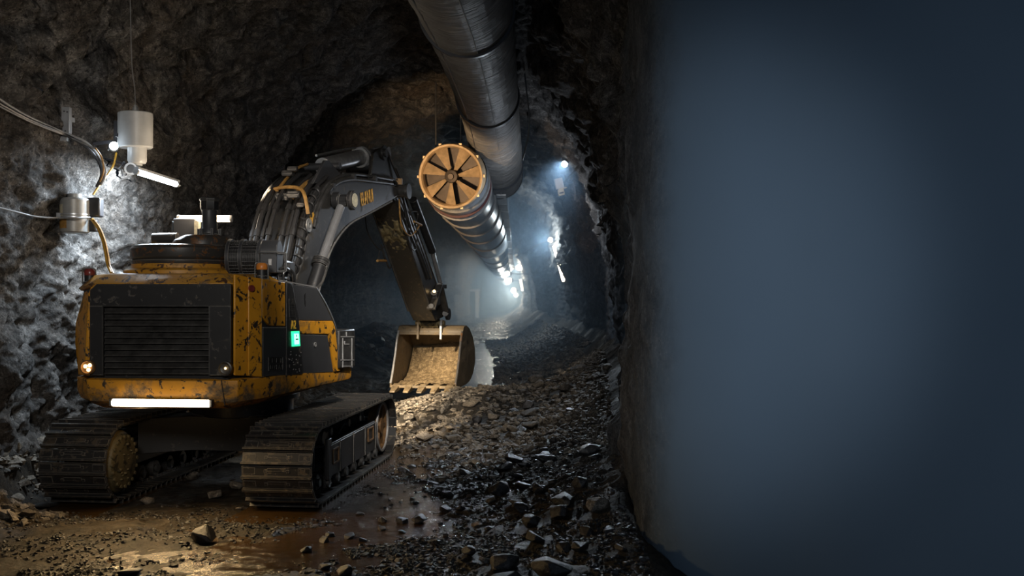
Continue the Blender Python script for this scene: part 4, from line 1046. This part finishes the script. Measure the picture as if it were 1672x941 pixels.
# ---------------------------------------------------------------- ventilation duct near the crown
dm, dnt, db_ = nmat('duct_fabric')
mp = N(dnt, 'ShaderNodeMapping'); mp.inputs['Scale'].default_value = (1.2, 6, 1.2); dnt.links.new(pos(dnt), mp.inputs['Vector'])
wr = noise_n(dnt, 1.3, 6, .6, mp.outputs[0], .5)
dnt.links.new(ramp(dnt, noise_n(dnt, 2.2, 8, .7), [(.3, (.15,.146,.138)), (.7, (.30,.29,.275))]), db_.inputs['Base Color']); db_.inputs['Roughness'].default_value = .55; db_.inputs['Metallic'].default_value = .15
bump(dnt, wr, db_, 1.0, .22); M['duct'] = dm
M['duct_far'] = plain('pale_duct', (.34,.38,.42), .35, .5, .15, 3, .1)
def duct_mesh(path, r, rip, seg=40):
    pts = catmull(path, 14); m = MB(); vs = []; fs = []
    t = (pts[1]-pts[0]).normalized(); x, y, _ = basis(t)
    for i, p in enumerate(pts):
        t2 = (pts[min(i+1,len(pts)-1)]-pts[max(i-1,0)]).normalized(); qq = t.rotation_difference(t2); x = qq @ x; y = qq @ y; t = t2
        for k in range(seg):
            a = 2*math.pi*k/seg; o = x*math.cos(a)+y*math.sin(a); rr = r*(1+rip*noise.noise(Vector((p.x+o.x, p.y*7, p.z+o.z)))+rip*noise.noise(Vector((o.x*4, p.y*2.5, o.z*4))))
            vs.append(p+o*rr)
    n = len(pts)
    fs = [(i*seg+k, i*seg+(k+1) % seg, (i+1)*seg+(k+1) % seg, (i+1)*seg+k) for i in range(n-1) for k in range(seg)]
    m.add(vs, fs); return m, pts
DP = [Vector(p) for p in ((-.80,6.5,5.45),(-.70,9,5.70),(-.60,12.5,5.95),(-.54,16,6.12),(-.48,19.8,6.16),(-.38,23.5,5.72),(-.34,26.2,5.36))]
root = thing('ventilation_duct', 'wide grey wrinkled ventilation duct hanging under the vault, its open end beside the fan', 'duct', DP[3])
secs = [(DP[0:3], 'a'), (DP[2:5], 'b'), (DP[4:7], 'c')]
full = catmull(DP, 30); n3 = len(full)
cuts = [0, int(n3*.36), int(n3*.665), n3-1]
for a, b in zip(cuts, cuts[1:]):
    sub = full[a:b+1]; m, _ = duct_mesh([sub[int(i*(len(sub)-1)/12)] for i in range(13)], .60, .022); obj('duct_section', m, M['duct'], root, sm=60)
for i in (cuts[1], cuts[2], int(n3*.93)):
    tdir = (full[i+1]-full[i-1]).normalized(); m = MB(); m.lathe([(.60,-.05),(.635,-.05),(.635,.05),(.60,.05),(.60,-.05)], full[i], tdir, 48); obj('clamp_band', m, M['cable'], root)
m = MB(); tdir = (full[-1]-full[-3]).normalized(); m.lathe([(0,-.25),(.56,-.25),(.58,.0),(.62,.02),(.62,-.06),(.60,-.06)], full[-1], tdir, 40); obj('duct_collar', m, M['steel_dark'], root)
for sgn, mt in ((-.62, 'cable'), (.25, 'wire')):
    m = MB(); m.tube([full[i]+Vector((sgn*.60, 0, -math.sqrt(max(0,1-sgn*sgn))*.605)) for i in range(2, n3-2, 8)], .012 if sgn < 0 else .007, 6); obj('duct_cord', m, M[mt], root)
for i in (int(n3*.2), cuts[1], int(n3*.5), cuts[2], int(n3*.85)):
    h = BV['c'].ray_cast(full[i], Zv)[0]
    if h is not None:
        m = MB()
        for sx_ in (-.5, .5): m.tube([full[i]+Vector((sx_,0,.35)), h+Vector((sx_*.6,0,.15))], .008, 6, sm=False)
        obj('hanger_wire', m, M['wire'], root)
fixed([(857,120,19),(860,150,18.9),(864,190,18.8),(862,225,18.8),(853,262,18.7)], .014, 'wire', 'hanging_hose', 'thin grey hose dangling free beside the big duct', 'hose')
# ---------------------------------------------------------------- fan on the second duct
FC = W(737, 288, 22); FR = 52/1650*22; FA = Vector((-.10,-1,-.16)).normalized(); fx, fy, _ = basis(FA)
M['fan'] = plain('brass_toned_steel', (.62,.46,.28), .45, .35, .3, 6, .15)
M['fan_dark'] = plain('dark_fan_blade', (.030,.022,.016), .45, .6, .3, 6, .15)
root = thing('ventilation_fan', 'round bronze-lit ventilation fan with wedge-shaped blades at the mouth of the far duct', 'fan', FC-Zv*FR)
m = MB(); m.lathe([(FR*.90,.02),(FR*.94,.10),(FR,.12),(FR*1.03,.07),(FR*1.02,-.44),(FR*.95,-.46),(FR*.90,-.2),(FR*.90,.02)], FC, FA, 56); obj('fan_shroud', m, M['fan'], root)
m = MB(); m.lathe([(0,-.44),(FR*.9,-.44),(FR*.92,-.2),(FR*.95,-.2),(FR*.95,-.5),(0,-.5)], FC, FA, 40); obj('back_plate', m, M['fan_dark'], root)
m = MB(); m.lathe([(0,.12),(.06,.12),(.07,.06),(.135,.05),(.15,.0),(.15,-.3),(0,-.3)], FC, FA, 28); obj('fan_hub', m, M['fan_dark'], root)
nb = 7
for k in range(nb):
    a = 2*math.pi*k/nb+.30
    def fpt(r, an, h): return FC+fx*(r*math.cos(an))+fy*(r*math.sin(an))+FA*h
    hw_ = .21
    pts_ = [fpt(.14, a-.15, -.02), fpt(FR*.91, a-hw_, .0), fpt(FR*.93, a-.02, -.09), fpt(FR*.91, a+hw_, -.19), fpt(.14, a+.25, -.11)]
    m = MB(); m.prism(pts_, -FA*.012); obj('fan_blade', m, M['fan'], root, .003)
for k in range(10):
    a = 2*math.pi*k/10; m = MB() if k == 0 else m
    c_ = FC+fx*(FR*1.03*math.cos(a))+fy*(FR*1.03*math.sin(a))+FA*.02; m.box(c_, (.06,.06,.10), (fx, fy, FA))
obj('clamp_lugs', m, M['fan'], root, .004)
m = MB()
for sx_ in (-.35, .35):
    h = BV['c'].ray_cast(FC+Vector((sx_,.15,0)), Zv)[0]; h = h if h is not None else FC+Zv*2
    m.tube([FC+Vector((sx_,.15,FR*.85)), h+Zv*.1], .018, 6, sm=False)
obj('hanger_rod', m, M['steel_dark'], root)
# far duct behind the fan
FP = [FC-FA*.46, FC+Vector((.10,2.0,-.10)), Vector((-1.08,29,4.66)), Vector((-.95,36,4.52)), Vector((-.88,48,4.42)), Vector((-.86,62,4.32)), Vector((-.75,80,4.15)), Vector((-.5,105,3.9))]
root = thing('far_duct', 'pale grey ventilation duct receding from the fan into the blue haze', 'duct', FP[2])
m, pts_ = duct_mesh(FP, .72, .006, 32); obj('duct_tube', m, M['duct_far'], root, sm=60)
for i in range(6, len(pts_)-2, 7):
    tdir = (pts_[i+1]-pts_[i-1]).normalized(); m = MB(); m.lathe([(.72,-.07),(.765,-.07),(.765,.07),(.72,.07),(.72,-.07)], pts_[i], tdir, 36); obj('clamp_band', m, M['grey_box'], root)
m = MB(); m.lathe([(.72,-.02),(.77,-.02),(.77,.03),(.72,.03),(.72,-.02)], pts_[10], (pts_[11]-pts_[9]), 36); obj('clamp_band', m, M['dark_red'], root)['label'] = 'red clamp band near the fan'
m = MB()
for i in range(14, len(pts_)-4, 14):
    h = BV['c'].ray_cast(pts_[i]+Zv*.7, Zv)[0]
    if h is not None: m.tube([pts_[i]+Zv*.7, h+Zv*.15], .012, 6, sm=False)
obj('hanger_wire', m, M['wire'], root)
# flat light-coloured cable tray along the far duct
TP = [W(818,318,25.5), W(825,356,31), W(830,394,40), W(834,422,52), W(838,440,68)]
root = thing('cable_tray', 'pale flat cable tray hung along the right side of the far duct', 'cable tray', TP[0])
for a, b in zip(TP, TP[1:]):
    for k in range(3):
        m = MB(); m.bar(a.lerp(b, k/3+.01), a.lerp(b, (k+1)/3-.012), .24, .04); obj('tray_panel', m, M['galv'], root)
m = MB()
for t in TP[:-1]:
    h = BV['c'].ray_cast(t, Zv)[0]
    if h is not None: m.tube([t, h+Zv*.15], .012, 6, sm=False)
obj('hanger_wire', m, M['wire'], root)

# ---------------------------------------------------------------- lamps on the right-hand wall, near to far
FAR_L = []
def bulb(p, r, mat, name, label, tube=None, box=None, group=None):
    root = thing(name, label, 'lamp', p, group)
    m = MB(); m.sphere(p, r, 14); obj('lamp_bulb', m, mat, root)
    h = nearest_rock(p); dv = (h-p).normalized()
    m = MB(); m.lathe([(0,0),(r*.75,0),(r*.75,r*.9),(0,r*.9)], p+dv*r*.75, dv, 18); m.bar(p+dv*r, h, .04, .04); obj('lamp_socket', m, M['cable'], root)
    if tube:
        m = MB(); m.tube([tube[0], tube[1]], tube[2], 10, sm=False); obj('light_tube', m, tube[3], root)
        m = MB(); dv2 = (tube[1]-tube[0]).normalized(); o_ = Vector((tube[2]*1.2, tube[2]*.5, 0)); m.bar(tube[0]+o_-dv2*.05, tube[1]+o_+dv2*.05, tube[2]*1.2, tube[2]*.8)
        for t in (.15, .85):
            w_ = tube[0].lerp(tube[1], t); h2 = nearest_rock(w_); m.bar(w_, h2, .03, .03)
        obj('tube_housing', m, M['grey_box'], root)
    return root
p = look(922, 268, 'rc', .6); s_ = p.y/1650
r0 = bulb(p, 5*s_, M['cool_led'], 'tunnel_lamp', 'round white wall lamp, uppermost on the right-hand rock, above the white box')
FAR_L.append(p)
q = p+Vector((-8*s_, -.05, -38*s_)); root = thing('equipment_box', 'tilted white box with a pale connector below the uppermost lamp on the right-hand rock', 'equipment box', q)
ax3 = (Vector((.95,.1,.22)).normalized(), Vector((-.1,1,0)).normalized(), Vector((-.22,0,.97)).normalized())
m = MB(); m.box(q+ax3[2]*(6*s_), (13*s_,.12,17*s_), ax3); obj('box_body', m, M['white_box'], root, .01)
m = MB(); m.box(q-ax3[2]*(9*s_), (10*s_,.10,10*s_), ax3); m.box(q-ax3[2]*(3*s_)+ax3[0]*4*s_, (14*s_,.06,2*s_), ax3); obj('connector', m, M['label'], root, .006)
m = MB(); m.box(q-ax3[2]*(10*s_)-ax3[1]*.055, (7*s_,.01,2.4*s_), ax3); obj('connector_slot', m, M['cable'], root)
hh = nearest_rock(q); m = MB(); m.bar(q, hh+(hh-q).normalized()*.1, .05, .05); obj('box_arm', m, M['steel_dark'], root)
q = look(932, 293, 'rc', .3); root = thing('bracket_loop', 'looped dark pipe bracket clamped to the rock beside the white box', 'bracket', q)
m = MB(); m.tube([q+Vector((-7*s_,0,14*s_)), q+Vector((-10*s_,-.05,6*s_)), q+Vector((-6*s_,-.05,-4*s_)), q+Vector((0,0,-6*s_)), q+Vector((6*s_,.05,2*s_)), q+Vector((4*s_,.05,12*s_)), q+Vector((-2*s_,0,16*s_))], 1.6*s_, 8); obj('loop', m, M['steel_dark'], root)
m = MB(); m.cyl(q+Vector((0,-.05,4*s_)), q+Vector((.2,.2,4*s_)), 4*s_, seg=16); m.tube([q+Vector((4*s_,0,-5*s_)), q+Vector((8*s_,.1,-20*s_)), q+Vector((7*s_,.1,-36*s_))], 1.2*s_, 6); m.tube([q+Vector((2*s_,0,14*s_)), q+Vector((3*s_,.05,40*s_)), q+Vector((0,.1,60*s_))], .8*s_, 6); obj('pipe_stub', m, M['wire'], root)
p = look(899, 392, 'rc', .6); s_ = p.y/1650; ta = p+Vector((6*s_, .1, -10*s_)); ta = look(905, 403, 'rc', .7); tb_ = look(920, 458, 'rc', .7); tb_ = W(920, 458, min(tb_.y, ta.y+1.5))
bulb(p, 4.2*s_, M['neutral_led'], 'tunnel_lamp', 'wall lamp with a long slanting glowing tube below it on the right-hand rock', (ta, tb_, 2.6*s_, M['neutral_led'])); FAR_L.append(p)
p = look(848, 437, 'rc', .6); s_ = p.y/1650
bulb(p, 5*s_, M['cool_led'], 'tunnel_lamp', 'bright round lamp far down the right-hand wall with a short tube beneath', (p+Vector((2*s_,.2,-20*s_)), p+Vector((5*s_,.3,-38*s_)), 1.8*s_, M['cool_dim'])); FAR_L.append(p)
for (x, y, d_, r, lab) in ((829,447,62,4,'upper of two small far lamps beside the end of the duct'),(832,458,74,4,'lower of two small far lamps beside the end of the duct'),(839,474,88,4.2,'small distant lamp low on the right-hand wall'),(843,482,100,3.4,'most distant lamp, just above the far floor')):
    p = look(x, y, 'rc', .4)
    if p.y > d_+25 or p.y < 30: p = W(x, y, d_)
    bulb(p, r*p.y/1650, M['cool_dim'], 'tunnel_lamp', lab); FAR_L.append(p)
fixed([(843,420,46),(870,404,38),(893,394,p and 32)], .012, 'wire', 'feed_wire', 'thin wire strung between two lamps on the right-hand wall', 'wire')
# pale post standing far off by the left wall
p = W(779, 500, 95); p.z = floor_z(p.x, p.y); root = thing('marker_post', 'pale upright post standing far off in the haze by the left wall', 'post', p)
m = MB(); m.box(p+Zv*1.2, (.35,.35,2.5)); obj('post', m, M['galv'], root, .03); m = MB(); m.box(p+Vector((-.2,0,2.55)), (1.0,.4,.22)); obj('post_cap', m, M['galv'], root, .03)

# ---------------------------------------------------------------- haze that fills the far tunnel
hz = bpy.data.materials.new('blue_haze'); hz.use_nodes = True; hn = hz.node_tree; hn.nodes.clear()
o_ = hn.nodes.new('ShaderNodeOutputMaterial'); v_ = hn.nodes.new('ShaderNodeVolumeScatter'); v_.inputs['Color'].default_value = (.52,.74,1.0,1); v_.inputs['Density'].default_value = .027; v_.inputs['Anisotropy'].default_value = .25
hn.links.new(v_.outputs[0], o_.inputs['Volume'])
m = MB(); m.box((-1.6, 76, 3.3), (11.5, 107, 8.4)); solo('haze', m, hz, 'pale blue haze hanging in the far tunnel', 'haze', kind='stuff', sm=0, org=(-1.6, 77, 0))
# ---------------------------------------------------------------- loose stones
def rock_mesh(seed, n=22, flat=.72):
    rnd = random.Random(seed); bm = bmesh.new()
    for _ in range(n):
        v = Vector((rnd.gauss(0,1), rnd.gauss(0,1), rnd.gauss(0,1))).normalized()*rnd.uniform(.38,.52)
        bm.verts.new((v.x*rnd.uniform(.95,1.1), v.y*.85, v.z*flat))
    r = bmesh.ops.convex_hull(bm, input=bm.verts[:]); bmesh.ops.delete(bm, geom=list({g for g in r['geom_interior']+r['geom_unused'] if isinstance(g, bmesh.types.BMVert)}), context='VERTS')
    return bm
for key in ('stone', 'dark_stone'):
    nt = M[key].node_tree; b = nt.nodes['Principled BSDF']; src = b.inputs['Base Color'].links[0].from_socket
    oi = N(nt, 'ShaderNodeObjectInfo'); gi = N(nt, 'ShaderNodeNewGeometry')
    rr = math_n(nt, 'FRACT', math_n(nt, 'ADD', oi.outputs['Random'], gi.outputs['Random Per Island']))
    nt.links.new(mix(nt, 1.0, src, ramp(nt, rr, [(0, .5), (1, 1.35)]), 'MULTIPLY'), b.inputs['Base Color'])
RM = {}
for key in ('stone', 'dark_stone'):
    RM[key] = []
    for k in range(12):
        bm = rock_mesh(k*7+3, 16+k % 5*3, .6+.05*(k % 4))
        bmesh.ops.bevel(bm, geom=bm.edges[:], offset=.022, segments=1, affect='EDGES')
        me = bpy.data.meshes.new('rock'); bm.to_mesh(me); bm.free(); me.materials.append(M[key]); RM[key].append(me)
PLACED = []
def blocked(x, y, r):
    a, b = uc_inv(x, y)
    if abs(b) < 2.2+r and .58-r < abs(a) < 1.66+r: return True
    if -2.5-r < x < -.75+r and 18.3-r < y < 20.2: return True
    return any((x-X)**2+(y-Y)**2 < (.54*(r+R_))**2*1.0 for X, Y, R_ in PLACED)
def rock(x, y, size, mat, label, group=None, seed=0, flat=1.0, sink=.16, yaw=None):
    rnd = random.Random(seed*31+5); me = RM[mat][seed % 12]
    o = bpy.data.objects.new('rock', me); COL.objects.link(o)
    o.location = (x, y, max(floor_z(x, y), -.03)+size*flat*(.30-.8*sink)); o.scale = (size*rnd.uniform(.9,1.25), size, size*flat)
    o.rotation_euler = (rnd.uniform(-.3,.3), rnd.uniform(-.3,.3), rnd.uniform(0,6.28) if yaw is None else yaw)
    tag(o, label, 'rock', group, 'thing'); PLACED.append((x, y, size if flat > .4 else size*.5)); return o
def floor_at(px, py):
    h = look(px, py, 'f'); return h
HERO = [(332,886,52,'dark_stone','large dark angular rock sitting alone in the brown puddle at the front',1.05),
 (314,783,28,'stone','pale tan rock in the shadow between the tracks',1),
 (241,822,27,'stone','brown rock in front of the round muddy track hub',.8),
 (350,812,38,'stone','broad low rock left of the nearer track',.6),
 (388,797,30,'stone','rock pressed against the inner edge of the nearer track',.9),
 (391,832,12,'stone','small pale stone at the foot of the nearer track',.8),
 (815,806,34,'dark_stone','dark pointed rock standing on the wet gravel in the middle of the floor',1.15),
 (683,860,34,'dark_stone','wedge-shaped rock, right end of the row of three by the puddle',.9),
 (657,862,30,'dark_stone','middle rock of the row of three by the puddle',.65),
 (626,862,24,'dark_stone','flat-topped rock, left end of the row of three by the puddle',.7),
 (728,836,24,'dark_stone','left of a pair of dark stones behind the row of three',.9),
 (752,834,22,'dark_stone','right of a pair of dark stones behind the row of three',.85),
 (651,920,18,'dark_stone','small dark stone at the bottom of the wet gravel',1),
 (902,938,85,'dark_stone','biggest boulder, at the bottom edge where the floor meets the blue wall',.75),
 (868,858,46,'dark_stone','rounded boulder on the dark side of the floor near the blue wall',.8),
 (912,845,50,'dark_stone','boulder lying in shadow against the foot of the blue wall',.9),
 (842,755,42,'dark_stone','flat dark boulder on the gravel below the right bank',.7),
 (862,680,30,'stone','squared boulder on the upper right bank',.8),
 (880,632,24,'stone','boulder high on the right bank near the wall',.9),
 (215,938,40,'dark_stone','rough lump of rock at the bottom left of the puddle',.6),
 (188,915,22,'dark_stone','dark stone left of the lump at the bottom of the puddle',.6),
 (165,900,20,'dark_stone','low wet stone at the left rim of the puddle',.5),
 (284,928,18,'dark_stone','small dark stone in the bright reflection at the front',.7),
 (66,829,60,'dark_stone','long dark slab leaning on the ground by the wall-side track',.28),
 (28,818,32,'stone','reddish brown rock at the foot of the rock wall, beside the slab',.7),
 (45,735,0,'','',0)]
for k, (x, y, w_, mt, lab, fl) in enumerate(HERO):
    if not w_: continue
    h = floor_at(x, y); rock(h.x, h.y, w_*h.y/1650, mt, lab, None, k+1, fl, .12, None)
def scatter(n, pick, smin, smax, mat, label, group, seed0, flat=(.7,1.1), tries=60):
    k = 0
    for i in range(n*tries):
        if k >= n: break
        x, y = pick(); s = smin+(smax-smin)*random.random()**2.2
        if blocked(x, y, s): continue
        rock(x, y, s, mat if random.random() < .85 else 'dark_stone' if mat == 'stone' else 'stone', label, group, seed0+i, random.uniform(*flat)); k += 1
def g2(cx_, cy_, sx_, sy_): return lambda: (random.gauss(cx_, sx_), random.gauss(cy_, sy_))
def near_floor():
    y = random.uniform(8.3, 14.5); return random.uniform(-1.9, min(.95, xr(y)-.2) if y > 10 else .85), y
def right_bank():
    y = random.uniform(12, 30); R_ = xr(y); return random.uniform(R_-2.2, R_-.25), y
def left_heap():
    y = random.uniform(29, 42); return random.uniform(-4.7, -3.3), y
scatter(75, g2(-.7, 17.5, .9, 1.1), .14, .40, 'stone', 'tan broken rock in the rubble heaped in front of the bucket', 'rubble in front of the bucket', 100)
scatter(60, right_bank, .10, .38, 'stone', 'grey-brown loose rock on the bank along the right-hand wall', 'rocks on the right bank', 900)
def wall_foot():
    y = random.uniform(7.7, 12.5); return random.uniform(-.1, 1.0), y
scatter(22, wall_foot, .16, .42, 'dark_stone', 'dark boulder among the gravel along the foot of the blue-grey wall', 'boulders at the foot of the blue-grey wall', 5200)
scatter(70, near_floor, .06, .20, 'dark_stone', 'dark wet stone strewn over the gravel floor right of the excavator', 'wet stones on the gravel floor', 2000)
scatter(60, left_heap, .22, .55, 'stone', 'pale rock in the heap along the left wall beyond the excavator', 'rock heap by the left wall', 3500)
# small rubble nobody could count
base = []
for k in range(6):
    bm = rock_mesh(900+k, 9, .7); bm.verts.ensure_lookup_table(); bm.verts.index_update()
    base.append((np.array([v.co[:] for v in bm.verts]), [tuple(v.index for v in f.verts) for f in bm.faces])); bm.free()
m = MB()
CELL = {}
for X, Y, R_ in PLACED:
    for i in range(int((X-R_)*4)-1, int((X+R_)*4)+2):
        for j in range(int((Y-R_)*4)-1, int((Y+R_)*4)+2): CELL.setdefault((i, j), []).append((X, Y, R_))
def pebble(x, y, s, zoff=0, edge=.5):
    if y < 10 and x > interp([(7.2,2.0),(7.62,1.62),(8.1,1.3),(8.8,1.12),(10,1.08)], y): return
    if x < xl(y)+edge or x > xr(max(y, 10))-.02: return
    if any((x-X)**2+(y-Y)**2 < (.56*(s+R_))**2 for X, Y, R_ in CELL.get((int(x*4), int(y*4)), ())): return
    a, b = uc_inv(x, y)
    if abs(b) < 2.1+s and .68-s < abs(a) < 1.56+s: return
    vs, fs = random.choice(base); R = np.array(Matrix.Rotation(random.random()*6.28, 3, (random.random(), random.random(), 1.2)))
    c = np.array((x, y, floor_z(x, y)+s*.14+zoff)); m.add((vs @ R.T)*(s*np.array((1.1,1,.8)))+c, fs)
for i in range(5200):
    x, y = random.gauss(-.55, 1.15), random.gauss(18.0, 1.7)
    if x < xr(y)-.05: pebble(x, y, random.uniform(.05,.15))
for i in range(4200):
    x, y = right_bank(); pebble(x, y, random.uniform(.035,.13))
for i in range(4500):
    y = random.uniform(26, 50); R_ = xr(y); pebble(random.uniform(R_-2.6, R_), y, random.uniform(.08,.24))
for i in range(2600):
    y = random.uniform(11.5, 24); R_ = xr(y); pebble(random.uniform(R_-.7, R_), y, random.uniform(.03,.12))
for i in range(1500):
    x, y = left_heap(); pebble(x, y, random.uniform(.12,.34))
for i in range(1500):
    y = random.uniform(9.8, 13.5); x = xl(y)+random.uniform(-.15,.95); pebble(x, y, .04+.18*random.random()**2, 0, -.2)
solo('rubble', m, M['stone'], 'small broken stone and gravel strewn over the tunnel floor', 'rubble', kind='stuff', sm=0, org=(-.5, 14, 0))
m = MB()
for i in range(15500):
    x, y = near_floor(); x = random.uniform(-1.7, 1.15) if random.random() < .5 else x
    if i > 9500: x, y = random.uniform(-1.6, 1.6), random.uniform(7.3, 9.5)
    pebble(x, y, random.uniform(.02,.035+.05*random.random()**2))
for i in range(7000):
    y = random.uniform(8.1, 11); x = random.uniform(-5.2, -.5)
    if noise.noise(Vector((x*1.2, y*1.6, 4))) > -.10: pebble(x, y, random.uniform(.015,.05))
solo('gravel', m, M['dark_stone'], 'dark wet gravel covering the near floor around the puddle', 'gravel', kind='stuff', sm=0, org=(-.5, 10, 0))
# ---------------------------------------------------------------- lamps of the place, and added fills
cool = (.72,.86,1.0); warm = (1.0,.72,.42)
tm = (TUBE0+TUBE1)/2
lamp('tube_glow', 'AREA', tm-Zv*.06, 165, cool, aim=tm+Vector((-.5,0,-1.3)), shape='RECTANGLE', size=.06, size_y=.9)
lamp('flood_glow', 'POINT', FLOOD+Vector((.02,-.3,-.10)), 2.5, cool, shadow_soft_size=.05)
lamp('boom_work_light', 'SPOT', (-3.75, 13.4, 3.9), 11000, (1.0,.82,.58), aim=(-1.0, 17.4, .4), spot_size=math.radians(48), spot_blend=.7, shadow_soft_size=.08)
lamp('roof_work_light', 'SPOT', (-.2, 8.6, 5.4), 4200, (1.0,.93,.84), aim=(-2.2, 14.5, 2.2), spot_size=math.radians(56), spot_blend=.9, shadow_soft_size=.15)
lamp('bumper_glow', 'AREA', (-3.6, 10.12, 1.14), 58, (1.0,.68,.32), aim=(-3.3, 8.9, 0), shape='RECTANGLE', size=1.0, size_y=.06)
lamp('bumper_spill', 'POINT', (-3.95, 10.75, .98), 2, (1.0,.68,.32), shadow_soft_size=.06)
lamp('roof_bar_glow', 'POINT', (-3.75, 12.15, 3.40), 45, (1.0,.80,.58), shadow_soft_size=.15)
lamp('added_wall_fill', 'SPOT', (-1.5, .6, 2.7), 800, (.76,.86,1.0), aim=(1.35, 7.8, 2.4), spot_size=math.radians(34), spot_blend=1.0, shadow_soft_size=.3)  # invented unseen spot, makes the bright centre of the blue gradient
lamp('added_wall_fill_wide', 'SPOT', (.7, .1, 2.6), 300, (.62,.78,1.0), aim=(2.2, 6.6, 2.2), spot_size=math.radians(72), spot_blend=1.0, shadow_soft_size=.3)  # invented wide spot, lifts the outer parts of the blue wall
lamp('fan_light', 'SPOT', (-2.0, 18.2, 3.9), 800, (1.0,.66,.36), aim=(-1.3, 23, 5.2), spot_size=math.radians(60), spot_blend=.9, shadow_soft_size=.1)
lamp('unseen_fill', 'SPOT', (-1.9, .5, 4.6), 1150, (1.0,.95,.88), aim=(-4.4, 13, 3.0), spot_size=math.radians(50), spot_blend=1.0, shadow_soft_size=.7)  # fill added above the viewpoint for the machine and left rock
for p, e in zip(FAR_L, (0, 420, 1300, 450, 450, 1300, 1800)):
    if e: lamp('far_glow', 'POINT', p+Vector((-.30,-.40,-.05)), e, (.66,.84,1.0), shadow_soft_size=.25)
lamp('far_glow', 'POINT', FAR_L[0]+Vector((-.6,-3.2,-1.6)), 80, (.80,.88,1.0), shadow_soft_size=.2)  # added fill, set well off its lamp to brighten the right-hand rock
lamp('far_lamp_beam', 'SPOT', FAR_L[0]+Vector((-.08,-.22,0)), 1600, (.72,.86,1.0), aim=(-.2, 11, 0), spot_size=math.radians(34), spot_blend=.8, shadow_soft_size=.12)
# ---------------------------------------------------------------- camera, world, view
cam = bpy.data.cameras.new('camera'); co_ = bpy.data.objects.new('camera', cam); COL.objects.link(co_)
co_.location = (0, 0, H); co_.rotation_euler = (math.radians(90), 0, 0)
cam.sensor_width = 36; cam.lens = F/1672*36; cam.shift_y = 9.5/1672; cam.clip_end = 400
cam.dof.use_dof = True; cam.dof.focus_distance = 12.5; cam.dof.aperture_fstop = 2.4
SC.camera = co_
w = bpy.data.worlds.new('world'); SC.world = w; w.use_nodes = True
w.node_tree.nodes['Background'].inputs[0].default_value = (.30,.42,.62,1); w.node_tree.nodes['Background'].inputs[1].default_value = .022
vs = SC.view_settings; vs.view_transform = 'Standard'; vs.look = 'None'; vs.gamma = 1; vs.use_curve_mapping = False; vs.exposure = 0
cy = SC.cycles; cy.use_denoising = True; cy.max_bounces = 6; cy.diffuse_bounces = 3; cy.glossy_bounces = 3; cy.volume_bounces = 1
cy.transparent_max_bounces = 8; cy.sample_clamp_indirect = 4; cy.caustics_reflective = False; cy.caustics_refractive = False
